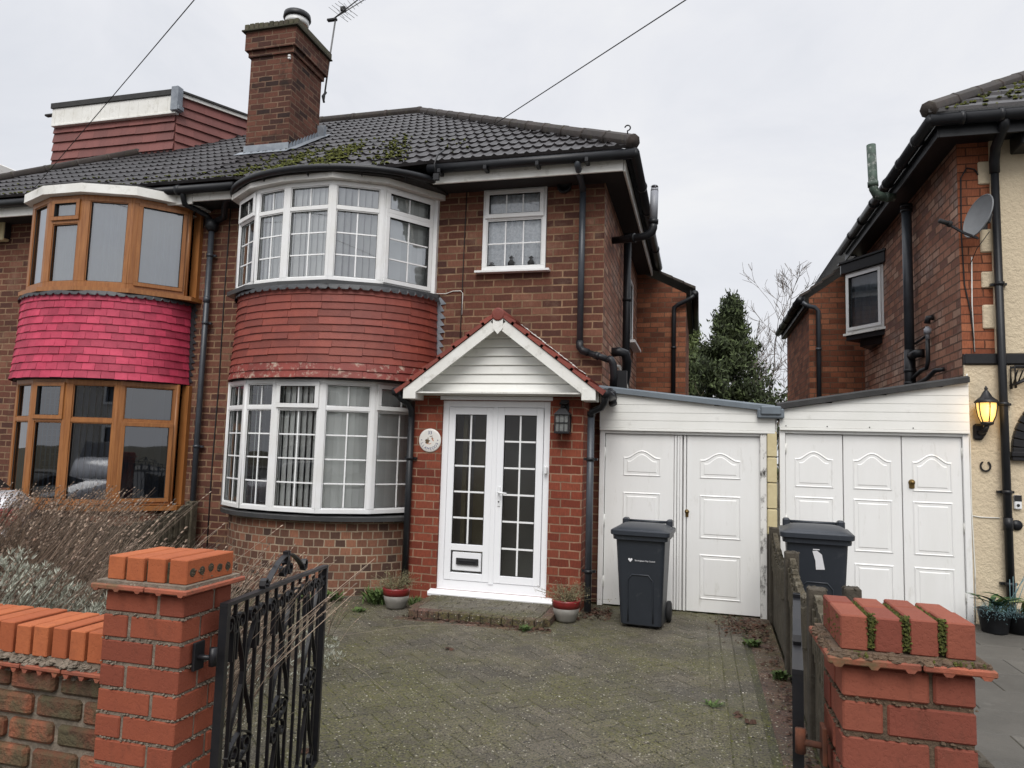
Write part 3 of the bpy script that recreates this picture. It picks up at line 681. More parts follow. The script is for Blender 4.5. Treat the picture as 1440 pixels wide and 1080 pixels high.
c=MB(); c.lathe((-6.2,9.42,8.20),[(.18,0),(.185,.09)],24); c.build('pot_band',WHITE,CH)
c=MB(); c.lathe((-6.2,9.42,8.292),[(.20,0),(.215,.02),(.205,.09),(.17,.11)],24); c.build('cowl',BLACKP,CH)
c=MB()
def zr(y): return EZ+(y-EY)*TP
c.add([(-6.74,8.80,zr(8.80)+.055),(-5.84,8.80,zr(8.80)+.055),(-5.84,8.95,zr(8.95)+.06),(-6.74,8.95,zr(8.95)+.06)],[(0,1,2,3)])
c.box(-6.665,-5.905,8.935,8.948,zr(8.95)+.02,zr(8.95)+.15)
for y in [8.95+.085*i for i in range(10)]:
    z=zr(y)+.03; c.add([(-5.905,y,z),(-5.905,y+.085,z+.057),(-5.905,y+.085,z+.18),(-5.903,y+.01,z+.10)],[(0,1,2,3)])
c.add([(-5.905,8.9,zr(8.9)+.06),(-5.73,8.86,zr(8.86)+.065),(-5.73,9.85,zr(9.85)+.07),(-5.905,9.85,zr(9.85)+.07)],[(0,1,2,3)])
c.box(-5.925,-5.80,9.74,9.80,zr(9.78),zr(9.78)+.22)
c.build('lead_flashing',LEAD,CH)
c=MB()
for z in (7.40,7.36): c.cb(-5.985,-5.945,8.905,8.935,z-.015,z+.012)
c.build('cable_clips',WHITE,CH)
# ------------------------------------------------------------ aerial
AN=thing('television_aerial','thin metal television aerial on a pole behind the chimney','aerial',(-5.84,9.86,7.3))
c=MB(); c.tube([(-5.90,9.84,7.15),(-5.86,9.88,7.9),(-5.80,9.9,8.60)],.014,8); c.build('mast',ALU,AN)
c=MB()
A0=Vector((-5.84,9.9,8.58)); B0=Vector((-4.6,9.5,8.93)); c.tube([A0,B0],.010,6)
A1=Vector((-5.78,9.9,8.60)); B1=Vector((-5.35,10.3,9.2)); c.tube([A0,B1],.009,6)
bd=(B0-A0).normalized(); sd=Vector((.45,.2,-.55)).normalized()
for k in range(14):
    q=A0+bd*(.16+k*.083); L=.10-.003*k; c.tube([q-sd*L,q+sd*L],.0045,4)
for k in range(4):
    q=A0+(B1-A0).normalized()*(.12+.07*k); s2=Vector((.6,0,-.5)).normalized(); c.tube([q-s2*.26,q+s2*.22],.005,4)
c.build('elements',ALU,AN)
c=MB(); c.cb(-5.70,-5.62,9.84,9.92,8.66,8.74,.01); c.cb(-5.95,-5.78,9.87,9.93,8.54,8.58,.008); c.tube([(-5.88,9.86,7.3),(-5.90,9.80,7.2),(-5.87,9.8,7.1)],.02,6); c.build('clamp',RUBBER,AN)
# ------------------------------------------------------------ loft box dormer on the neighbour
DM=H2
A=Vector((-11.3,9.83));B_=Vector((-8.71,9.83));C_=Vector((-7.55,11.78))
def dface(mb,p,q,z0,z1,courses,slopein=.02):
    d=(q-p);L=d.length;d.normalize();n=Vector((d.y,-d.x)); g=(z1-z0)/courses
    for k in range(courses):
        za=z0+k*g;u=-.3*(k%2)*.5
        while u<L:
            a=max(0,u)+.001;b=min(L,u+.3)-.001
            if b-a>.03:
                j=random.uniform(-.004,.004)
                pt=lambda uu,w,z:(p.x+d.x*uu+n.x*w,p.y+d.y*uu+n.y*w,z)
                mb.add([pt(a,.01,za+j),pt(b,.01,za+j),pt(b,.038,za+j),pt(a,.038,za+j),pt(a,.006,za+g+.01),pt(b,.006,za+g+.01)],[(0,1,2,3),(3,2,5,4),(0,3,4),(1,5,2)])
            u+=.3
    mb.quad((p.x,p.y,z0),(q.x,q.y,z0),(q.x,q.y,z1),(p.x,p.y,z1))
d=MB(); dface(d,A,B_,5.9,7.22,8); dface(d,B_,C_,5.9,7.50,10); d.box(-11.28,-7.6,11.7,13,5.9,7.5); d.prism([(-11.3,9.84),(-8.72,9.84),(-7.56,11.79),(-7.56,13),(-11.3,13)],5.9,5.92); d.build('dormer_tiles',MAROON,DM)
d=MB(); d.cb(-11.32,-8.66,9.76,9.80,7.20,7.50,.004)
for k in range(13): d.box(-11.25+k*.2,-11.243+k*.2,9.756,9.7605,7.21,7.49)
d.cb(-11.3,-8.66,9.74,9.83,7.165,7.198,.003)
dd=(C_-B_).normalized();nn=Vector((dd.y,-dd.x))
m_=(B_+C_)/2; d.obox((m_.x+nn.x*.04,m_.y+nn.y*.04,7.535),(dd.x*(C_-B_).length/2,dd.y*(C_-B_).length/2,0),(nn.x*.015,nn.y*.015,0),(0,0,.03)); d.build('dormer_fascia',WHITE_OLD,DM)
d=MB(); d.prism([(-11.34,9.74),(-8.66,9.74),(-7.46,11.78),(-7.46,13.1),(-11.34,13.1)],7.567,7.60); d.cb(-11.34,-8.66,9.735,9.77,7.502,7.60,.004); d.cb(-11.52,-11.34,9.78,9.86,7.40,7.44,.01); d.build('dormer_roof_edge',FELTB,DM)
d=MB(); d.cb(-8.74,-8.60,9.70,9.84,7.20,7.63,.01); d.cb(-8.72,-8.58,9.72,9.86,7.22,7.30,.01); d.build('corner_lead',LEAD,DM)
# small box lantern at the far left of the neighbour's wall
AL=thing('alarm_box','faded yellow rectangular alarm box high on the far left brick wall','alarm box',(-9.9,YW,4.55))
c=MB(); c.cb(-10.12,-9.72,YW-.11,YW-.002,4.42,4.80,.012); c.build('case',CREAM,AL)
c=MB(); c.cb(-10.10,-9.78,YW-.116,YW-.108,4.40,4.46,.004); c.cb(-9.715,-9.70,YW-.1,YW-.01,4.45,4.78,.003); c.build('dark_base',RUBBER,AL)
# ------------------------------------------------------------ downpipes
def clips(mb,pts,r=.045):
    for (x,y,z) in pts: mb.tube([(x,y,z-.018),(x,y,z+.018)],r,12); mb.box(x-.07,x+.07,y+.02,y+.055,z-.012,z+.012)
p=MB(); X0=-6.235; Yp=YW-.08
p.tube([(-6.40,EY,4.80),(-6.40,EY+.03,4.72),(-6.40,EY+.06,4.64),(-6.33,Yp-.02,4.60),(-6.27,Yp,4.53)],.036,10)
p.tube([(-5.72,YW-.36,4.715),(-5.90,YW-.26,4.72),(-5.97,YW-.20,4.62),(-6.05,Yp,4.56),(-6.17,Yp,4.51)],.042,10)
p.lathe((X0,Yp,4.40),[(.045,-.03),(.075,.0),(.085,.03),(.085,.12),(.075,.125)],14); p.build('rainwater_hopper',BLACKP,H1)
p=MB(); p.tube([(X0,Yp,4.42),(X0,Yp,.10)],.036,12); clips(p,[(X0,Yp,z) for z in (4.05,3.15,1.55)],.043); p.tube([(X0,Yp,3.42),(X0,Yp,3.5)],.043,12); p.build('downpipe',GREYPIPE,H1)
p=MB(); xq,yq=-1.305,YW-.085
p.tube([(xq,EY,4.81),(xq,EY+.01,4.74),(xq,EY+.10,4.70),(xq,yq-.1,4.66),(xq,yq,4.58)],.036,12); p.tube([(xq,yq,4.64),(xq,yq,2.84)],.036,12)
p.build('downpipe',GREYPIPE,H1)
p=MB(); p.tube([(xq,yq,2.86),(xq,yq,2.79),(xq+.03,yq,2.75),(xq+.10,yq,2.725)],.043,12); p.tube([(xq+.10,yq,2.725),(xq+.33,yq,2.645)],.036,12); p.tube([(xq+.17,yq,2.70),(xq+.22,yq,2.684)],.045,12)
p.tube([(-.99,yq,2.66),(-.955,yq,2.645),(-.93,yq,2.60),(-.92,yq+.03,2.48),(-.93,yq+.06,2.36)],.043,12)
p.build('swan_neck',BLACKP,H1)
# soil pipe with elbows on the side wall
p=MB(); xs=-.97
p.tube([(xs,9.6,4.60),(xs,9.6,2.2)],.052,12); 
p.tube([(-1.055,8.75,2.86),(-.97,8.75,2.87),(-.90,8.78,2.85),(-.88,8.85,2.76),(-.90,8.95,2.6),(-.95,9.1,2.45),(-.97,9.2,2.25)],.058,12)
for z in (4.6,3.7,2.95): p.tube([(xs,9.6,z-.02),(xs,9.6,z+.02)],.062,12)
p.box(-1.05,-.86,8.62,8.72,2.36,2.62)
p.build('soil_pipe',BLACKP,H1)
p=MB(); p.tube([(-1.05,8.9,2.72),(-.98,8.9,2.70),(-.94,8.95,2.6),(-.88,8.9,2.43)],.022,8); p.build('overflow_pipe',WHITE_OLD,H1)
# boiler flue: black elbow through the eaves, grey terminal
p=MB(); p.tube([(-1.05,8.62,4.24),(-.86,8.52,4.22),(-.70,8.45,4.215),(-.62,8.43,4.225),(-.57,8.42,4.26),(-.552,8.42,4.31),(-.55,8.42,4.37)],[.045,.045,.045,.048,.052,.052,.052],12); p.tube([(-.80,8.49,4.218),(-.77,8.48,4.217)],.058,12); p.tube([(-.55,8.42,4.36),(-.548,8.42,4.41)],.060,12)
p.build('flue_elbow',BLACKP,H1)
p=MB(); p.tube([(-.548,8.42,4.40),(-.54,8.42,4.76)],.048,14); p.tube([(-.54,8.42,4.76),(-.54,8.42,4.79)],[.048,.044],14)
for k in range(5): t=2*pi*k/5; p.tube([(-.54+.040*math.cos(t),8.42+.040*math.sin(t),4.785),(-.54+.040*math.cos(t),8.42+.040*math.sin(t),4.82)],.005,5)
p.lathe((-.54,8.42,4.82),[(.045,0),(.03,.015)],14); p.build('flue_terminal',STEEL,H1)
# thin cables pinned to the brick fronts
c=MB()
def cable(mb,pts,r=.006): mb.tube(pts,r,5)
cable(c,[(-6.02,YW-.01,4.70),(-6.03,YW-.008,3.6),(-6.02,YW-.01,2.4),(-6.04,YW-.009,1.2),(-6.03,YW-.01,.05)],.0075)
c.build('wall_cable',RUBBER,H1); c=MB()
cable(c,[(-2.73,YW-.01,4.7),(-2.74,YW-.01,4.0),(-2.745,YW-.01,3.3),(-2.75,YW-.01,2.62)],.0055)
c.build('wall_cable',RUBBER,H1)
c=MB(); cable(c,[(-3.06,YW-.03,3.46),(-2.95,YW-.01,3.46),(-2.86,YW-.01,3.49),(-2.76,YW-.01,3.49),(-2.735,YW-.01,3.46),(-2.735,YW-.01,3.2)],.005); c.build('white_wall_cable',WHITE_OLD,H1)
c=MB(); cable(c,[(-6.40,YW-.01,4.60),(-6.46,YW-.008,4.3),(-6.46,YW-.01,3.5),(-6.47,YW-.01,2.4),(-6.47,YW-.009,1.2),(-6.46,YW-.01,.05)],.0075); c.build('wall_cable',RUBBER,H2)
# ------------------------------------------------------------ rear wing of our house
RW=12.25
w=MB(); wall(w,'x',RW,-1.35,-.235,0,4.31,[],inn=1); w.quad((-1.35,RW,4.31),(-.235,RW,4.31),(-.235,RW,4.36),(-1.35,RW,4.93)); wall(w,'y',-.235,RW+.0005,15.5,0,4.31,[],inn=-1); w.build('rear_wing_wall',BR_WING,H1)
w=MB()
for k in range(7):
    a=-.08-.19*k; b=a-.20; za=4.42+(.19*k)*.5; zb=za+.10
    w.add([(a,RW-.07,za),(b,RW-.07,zb),(b,RW-.07,zb+.035),(a,RW-.07,za+.045),(a,15.5,za),(b,15.5,zb),(b,15.5,zb+.035),(a,15.5,za+.045)],[(0,1,2,3),(3,2,6,7),(0,4,5,1),(0,3,7,4)])
w.build('rear_wing_roof',RIDGE,H1)
w=MB(); w.tube([(-.09,RW-.12,4.33),(-.09,15.5,4.33)],.06,10); w.box(-.17,-.15,RW-.05,15.5,4.20,4.40); w.box(-.235,-.15,RW-.02,15.5,4.20,4.22)
w.tube([(-.10,RW-.10,4.30),(-.16,RW-.09,4.25),(-.36,RW-.07,4.16),(-.43,RW-.06,4.11),(-.435,RW-.06,4.0),(-.435,RW-.06,2.3)],.038,10); w.tube([(-.435,RW-.06,3.40),(-.435,RW-.06,3.44)],.046,10); w.build('rear_wing_gutter_and_pipe',BLACKP,H1)
# ------------------------------------------------------------ porch
PX0,PX1,PY=-3.06,-1.17,7.35
PT=thing('entrance_porch','small gabled red brick porch with white double glazed doors','porch',(-2.12,7.5,0))
w=MB(); wall(w,'x',PY,PX0,PX1,0,2.24,[(-2.735,-1.525,.12,2.145)],th=.1); wall(w,'y',PX1,PY+.0005,YW,0,2.24,[],th=.1,inn=-1); wall(w,'y',PX0,PY+.0005,YW,0,2.24,[],th=.1); w.build('brick_piers',BR_PORCH,PT)
w=MB(); w.quad((PX0,YW-.01,0),(PX1,YW-.01,0),(PX1,YW-.01,2.3),(PX0,YW-.01,2.3)); w.quad((PX0,PY,2.20),(PX1,PY,2.20),(PX1,YW,2.20),(PX0,YW,2.20)); w.quad((PX0,PY,.11),(PX1,PY,.11),(PX1,YW,.11),(PX0,YW,.11)); w.build('porch_interior',ROOM,PT)
w=MB(); w.cb(-2.55,-2.50,YW-.35,YW-.3,.12,2.1); w.cb(-2.5,-2.2,YW-.08,YW-.03,.12,2.0); w.build('inner_door_edge',CREAM,PT)
# doors
D=MB(); yd=PY+.03
def fb(mb,x0,x1,z0,z1,y0,y1,ch=.004): mb.cb(x0,x1,y0,y1,z0,z1,ch,.5)
fb(D,-2.735,-2.665,.12,2.145,yd,yd+.07); fb(D,-1.595,-1.525,.12,2.145,yd,yd+.07); fb(D,-2.667,-1.593,2.075,2.145,yd,yd+.07); fb(D,-2.667,-1.593,.12,.215,yd,yd+.07)
fb(D,-2.76,-1.50,2.150,2.19,PY-.012,PY+.05); do=D.build('door_frame',DOORW,PT)
s=MB(); s.prism([(PY-.095,.06),(PY-.10,.085),(PY-.09,.105),(PY+.05,.125),(PY+.05,.06)],-2.79,-1.44,fn=lambda a,b,h:(h,a,b)); s.build('door_sill',DOORW,PT)
def leaf(x0,x1,name,panel):
    L=MB(); st=.075; y0,y1=yd-.008,yd+.055; z0,z1=.218,2.072
    fb(L,x0,x0+st,z0,z1,y0,y1);fb(L,x1-st,x1,z0,z1,y0,y1);fb(L,x0+st-.002,x1-st+.002,z1-.08,z1,y0,y1)
    zg=.60 if panel else z0+.08
    fb(L,x0+st-.002,x1-st+.002,z0,z0+.08,y0,y1)
    if panel: fb(L,x0+st-.002,x1-st+.002,.53,.60,y0,y1); fb(L,x0+st+.012,x1-st-.012,z0+.10,.515,y0+.012,y0+.03,.008)
    o=L.build(name,DOORW,PT); gx0,gx1,gz0,gz1=x0+st,x1-st,zg,z1-.08
    g=MB(); g.quad((gx0,y0+.02,gz0),(gx1,y0+.02,gz0),(gx1,y0+.02,gz1),(gx0,y0+.02,gz1)); g.build('pane',GLASSK,o)
    k=MB()
    for q in ((gx0,gx0+.006,gz0,gz1),(gx1-.006,gx1,gz0,gz1),(gx0,gx1,gz0,gz0+.006),(gx0,gx1,gz1-.006,gz1)): k.box(q[0],q[1],y0+.006,y0+.019,q[2],q[3])
    if panel:
        for q in ((x0+st+.004,x0+st+.009,z0+.085,.525),(x1-st-.009,x1-st-.004,z0+.085,.525)): k.box(q[0],q[1],y0+.004,y0+.02,q[2],q[3])
    k.build('gasket',DARKGAP,o)
    b=MB(); nr=5 if panel else 6; mx=(gx0+gx1)/2; b.box(mx-.009,mx+.009,y0+.010,y0+.018,gz0,gz1)
    for j in range(1,nr): z=gz0+(gz1-gz0)*j/nr; b.box(gx0,gx1,y0+.0107,y0+.0173,z-.009,z+.009)
    b.build('glazing_bars',BARS,o); return o
l1=leaf(-2.660,-2.155,'door_leaf',True); l2=leaf(-2.105,-1.600,'door_leaf',False)
s=MB(); fb(s,-2.157,-2.103,.20,2.075,yd-.014,yd+.05); s.build('meeting_stile',DOORW,PT)
s=MB(); fb(s,-2.52,-2.27,.385,.455,yd-.020,yd-.0085,.004); lb=s.build('letterbox',RUBBER,l1)
s=MB(); fb(s,-2.49,-2.30,.405,.435,yd-.027,yd-.0195,.004); s.build('flap',IRON,lb) if False else s.build('letterbox_flap',IRON,l1)
s=MB(); fb(s,-2.078,-2.050,1.02,1.23,yd-.02,yd-.009,.005); s.tube([(-2.064,yd-.02,1.17),(-2.064,yd-.055,1.17),(-2.05,yd-.06,1.168),(-1.97,yd-.06,1.16)],.010,8); s.build('door_handle',CHROME,l2)
s=MB(); s.lathe((-2.064,yd-.02,1.07),[(.008,0),(.008,.006)],10,axis=(0,-1,0)); s.build('keyhole',RUBBER,l2)
# gable
GY=7.12; GX=-2.06; GH=1.03; GZ=2.245; APZ=3.03
s=MB(); s.add([(GX-GH+.10,PY-.02,GZ-.02),(GX+GH-.10,PY-.02,GZ-.02),(GX+GH-.10,PY-.02,GZ+.06),(GX,PY-.02,APZ-.02),(GX-GH+.10,PY-.02,GZ+.06)],[(0,1,2,3,4)])
slope=(APZ-GZ)/GH
nb=8
for k in range(nb):
    z0=GZ-.02+k*.098; z1=z0+.094
    hw=lambda z:max(0,GH-.02-(z-GZ)/slope)
    h0=min(GH-.1,hw(z0));h1=min(GH-.1,hw(z1))
    if h0<.03: break
    s.add([(GX-h0,PY-.045,z0+.012),(GX+h0,PY-.045,z0+.012),(GX+h1,PY-.033,z1),(GX-h1,PY-.033,z1),(GX-h0,PY-.022,z0),(GX+h0,PY-.022,z0)],[(0,1,2,3),(4,5,1,0)])
s.box(GX-GH+.1,GX+GH-.1,PY-.04,PY-.005,GZ-.05,GZ-.015)
s.build('gable_cladding',CLAD,PT)
s=MB()
for sg in(-1,1):
    d=Vector((-sg*GH,0,APZ-GZ)).normalized(); nrm=Vector((d.z,0,-d.x)) ; nrm= nrm if nrm.z>0 else -nrm
    L=math.hypot(GH,APZ-GZ)+.02
    a=Vector((GX+sg*(GH+.0),GY,GZ)); c0=a+d*L/2-nrm*.050
    s.obox(c0,d*(L/2),(0,.012,0),nrm*.055)
    s.cb(*(sorted((GX+sg*(GH-.13),GX+sg*(GH+.015)))),GY-.014,GY+.24,GZ-.105,GZ+.02,.004)
s.add([(GX-.055,GY-.022,APZ+.0),(GX+.055,GY-.022,APZ+.0),(GX+.055,GY-.022,APZ-.14),(GX,GY-.022,APZ-.20),(GX-.055,GY-.022,APZ-.14),(GX-.055,GY-.01,APZ+.0),(GX+.055,GY-.01,APZ+.0),(GX+.055,GY-.01,APZ-.14),(GX,GY-.01,APZ-.20),(GX-.055,GY-.01,APZ-.14)],[(0,1,2,3,4),(0,5,6,1),(1,6,7,2),(2,7,8,3),(3,8,9,4),(4,9,5,0)])
s.build('bargeboard',WHITE_OLD,PT)
s=MB(); s.box(GX-GH+.02,GX+GH-.02,GY+.01,PY-.04,GZ-.04,GZ-.025)
s.add([(GX-GH,GY+.01,GZ+.0),(GX,GY+.01,APZ-.0),(GX,YW,APZ),(GX-GH,YW,GZ)],[(0,1,2,3)]); s.add([(GX+GH,GY+.01,GZ+.0),(GX,GY+.01,APZ-.0),(GX,YW,APZ),(GX+GH,YW,GZ)],[(0,1,2,3)])
s.build('porch_soffit',WHITE_OLD,PT)
RT=MB(); WH=MB()
for sg in(-1,1):
    d=Vector((-sg*GH,0,APZ-GZ)).normalized(); nrm=Vector((-d.z*-sg*-1,0,0))
    nrm=Vector((sg*d.z,0,abs(d.x))).normalized()
    L=math.hypot(GH+.08,(GH+.08)*slope); base=Vector((GX+sg*(GH+.08),0,GZ-.08*slope)); nk=7;g=L/nk
    for k in range(nk):
        y=GY-.03
        while y<YW:
            y1=min(YW,y+.19); j=random.uniform(-.003,.003)
            p0=base+d*(k*g)+nrm*(.066+j); p1=base+d*min(L,(k+1)*g+.03)+nrm*.040; q0=base+d*(k*g)+nrm*.012; q1=base+d*min(L,(k+1)*g+.03)+nrm*.012
            V=lambda p,yy:(p.x,yy,p.z)
            RT.add([V(p0,y+.002),V(p0,y1-.002),V(p1,y1-.002),V(p1,y+.002),V(q0,y+.002),V(q0,y1-.002),V(q1,y1-.002),V(q1,y+.002)],[(0,1,2,3),(0,4,5,1),(0,3,7,4),(1,5,6,2),(4,7,6,5)])
            y=y1
RT.tube([(GX,GY-.03,APZ+.010),(GX,GY-.028,APZ+.010),(GX,YW,APZ+.010)],[.055,.070,.070],14)
RT.build('roof_tiles',REDTILE,PT)
for k in range(70):
    t=random.uniform(.02,.78); y=YW-.02-abs(random.gauss(0,.04)); p=Vector((GX+.02+t*(GH+.0),y,APZ+.055-t*(GH)*slope)); 
    WH.obox(p,(random.uniform(.02,.05)*.78,0,-random.uniform(.02,.05)*.6),(0,.012,0),(.006,0,.010))
WH.build('broken_mortar_fillet',PEEL,PT)
# porch gutters and pipes
p=MB(); p.tube([(GX+GH+.11,GY-.02,2.215),(GX+GH+.11,YW,2.215)],.05,10); p.tube([(GX+GH+.11,GY+.02,2.20),(GX+GH+.10,GY+.05,2.13),(GX+GH+.06,GY+.12,2.08),(-1.075,PY-.07,2.04),(-1.085,PY-.05,1.98)],.036,10)
p.tube([(-.95,7.72,2.30),(-.93,7.68,2.22),(-.90,7.64,2.14)],.045,12); p.tube([(-.935,7.70,2.27),(-.925,7.68,2.23)],.055,12)
p.build('porch_gutter',BLACKP,PT); p=MB(); p.tube([(GX-GH-.10,GY-.02,2.215),(GX-GH-.10,YW,2.215)],.05,10)
p.tube([(GX-GH-.10,GY+.02,2.20),(GX-GH-.07,GY+.05,2.15),(-3.10,PY-.1,2.10),(-3.075,PY-.06,2.03),(-3.075,PY-.05,1.95)],.036,10)
p.tube([(-3.075,PY-.05,1.98),(-3.075,PY-.05,.12)],.036,12); clips(p,[(-3.075,PY-.05,1.5)],.043); p.build('porch_gutter',BLACKP,PT)
p=MB(); p.tube([(-1.085,PY-.05,2.02),(-1.085,PY-.05,.03)],.036,12); p.build('porch_downpipe',GREYPIPE,PT)
p=MB(); clips(p,[(-1.085,PY-.05,z) for z in (1.55,.42)],.044); p.tube([(-1.085,PY-.05,1.99),(-1.085,PY-.05,2.04)],.042,12); p.build('pipe_clips',BLACKP,PT)
b=MB(); b.cb(-1.575,-1.545,PY-.03,PY-.002+.03,1.38,1.46,.008); b.build('door_bell',CHROME,PT)
# step
st=thing('brick_doorstep','low mossy brick step in front of the porch doors','step',(-2.1,6.8,0))
s=MB(); s.box(-2.66,-1.42,6.62,PY,0,.066); s.build('step_top',JOINT,st)
s=MB(); x=-2.70
while x<-1.40: s.cb(x,min(x+.098,-1.38),6.52,6.625,0.0,.074+random.uniform(-.002,.002),.005); x+=.104
y=6.63
while y<PY-.1: s.cb(-2.74,-2.645,y,y+.095,0,.073,.005); s.cb(-1.43,-1.335,y,y+.095,0,.073,.005); y+=.104
s.build('edging_bricks',BLOCKR,st)
s=MB(); y=6.635; r_=0
while y<PY-.1:
    x=-2.64-(.1 if r_%2 else 0)
    while x<-1.46:
        a=max(x,-2.64);b_=min(x+.196,-1.435)
        if b_-a>.03: s.cb(a,b_,y,y+.096,.05,.0735+random.uniform(-.002,.002),.004)
        x+=.2
    y+=.1; r_+=1
s.build('step_blocks',BLOCK,st)
# wall lantern and name plaque on the porch
LA=thing('wall_lantern','small dark square lantern, unlit, on the red brick beside the porch door','lantern',(-1.37,PY,1.95))
c=MB(); c.cb(-1.415,-1.325,PY-.012,PY-.001,2.02,2.16,.004); c.obox((-1.37,PY-.05,2.12),(.042,0,0),(0,.045,.0),(0,.02,.010)); c.tube([(-1.37,PY-.01,2.08),(-1.37,PY-.09,2.09)],.012,6)
c.add([(-1.455,PY-.185,2.00),(-1.285,PY-.185,2.00),(-1.285,PY-.015,2.00),(-1.455,PY-.015,2.00),(-1.40,PY-.13,2.065),(-1.34,PY-.13,2.065),(-1.34,PY-.07,2.065),(-1.40,PY-.07,2.065)],[(0,1,5,4),(1,2,6,5),(2,3,7,6),(3,0,4,7),(4,5,6,7),(3,2,1,0)])
for x in (-1.44,-1.30): 
    for y in (PY-.17,PY-.03): c.box(x-.006,x+.006,y-.006,y+.006,1.82,2.0)
c.cb(-1.448,-1.292,PY-.178,PY-.022,1.805,1.825,.003)
for z in (1.915,): c.box(-1.44,-1.30,PY-.174,PY-.166,z-.004,z+.004)
for x in (-1.395,-1.345): c.box(x-.003,x+.003,PY-.174,PY-.167,1.82,2.0)
c.build('metal_frame',IRON,LA); c=MB(); c.box(-1.433,-1.307,PY-.163,PY-.037,1.828,1.995); c.build('glass_panes',LENS,LA)
PQ=thing('house_name_plaque','round white ceramic plaque reading 33 LLAMEDOS on the brick left of the porch door','plaque',(-2.865,PY,1.70))
c=MB(); c.lathe((-2.865,PY-.001,1.70),[(.128,0),(.130,.004),(.124,.009),(.10,.010)],48,axis=(0,-1,0)); c.build('disc',PLAQ,PQ)
T_=MB()
def put(mb,txt,size,cx,cz,ang,y,depth=.0006):
    vs,fs=textmesh(txt,size,depth); ca,sa=math.cos(ang),math.sin(ang)
    mb.add([(cx+v.x*ca-v.y*sa,y-v.z,cz+v.x*sa+v.y*ca) for v in vs],fs)
yt=PY-.0118
put(T_,'33',.052,-2.865,1.783,0,yt)
word='LLAMEDOS'
for i,chh in enumerate(word):
    a=R(-90)+R(19.5)*(i-3.5); put(T_,chh,.042,-2.865+.094*math.cos(a),1.70+.094*math.sin(a),a+pi/2,yt)
for a in (R(-90)-R(92),R(-90)+R(92)): T_.lathe((-2.865+.094*math.cos(a),yt,1.70+.094*math.sin(a)),[(.006,0),(.006,.001)],8,axis=(0,-1,0))
T_.build('lettering',BLUEINK,PQ)
c=MB()
def leafshape(mb,x,z,l,wd,a):
    ca,sa=math.cos(a),math.sin(a); pts=[(-l,0),(-l*.3,wd),(l*.6,wd*.6),(l,0),(l*.5,-wd*.7),(-l*.3,-wd)]
    mb.add([(x+u*ca-v*sa,yt-.0003*random.random(),z+u*sa+v*ca) for u,v in pts],[(0,1,2,3,4,5)])
for q in ((-2.895,1.70,.020,.012,.4),(-2.90,1.685,.016,.010,2.2),(-2.885,1.715,.020,.006,1.6),(-2.91,1.70,.018,.007,1.2),(-2.875,1.695,.016,.009,.1),(-2.905,1.672,.014,.008,-.6),(-2.885,1.68,.014,.012,.2),(-2.85,1.745,.022,.004,.3),(-2.835,1.73,.022,.003,-1.1)): leafshape(c,*q)
c.build('painted_bird',BIRDB,PQ); c=MB()
for q in ((-2.89,1.665,.022,.005,-.2),(-2.83,1.715,.012,.007,.8),(-2.825,1.70,.012,.006,-.8),(-2.84,1.722,.010,.006,2),(-2.86,1.663,.02,.004,.3)): leafshape(c,*q)
c.build('painted_flowers',BIRDO,PQ)
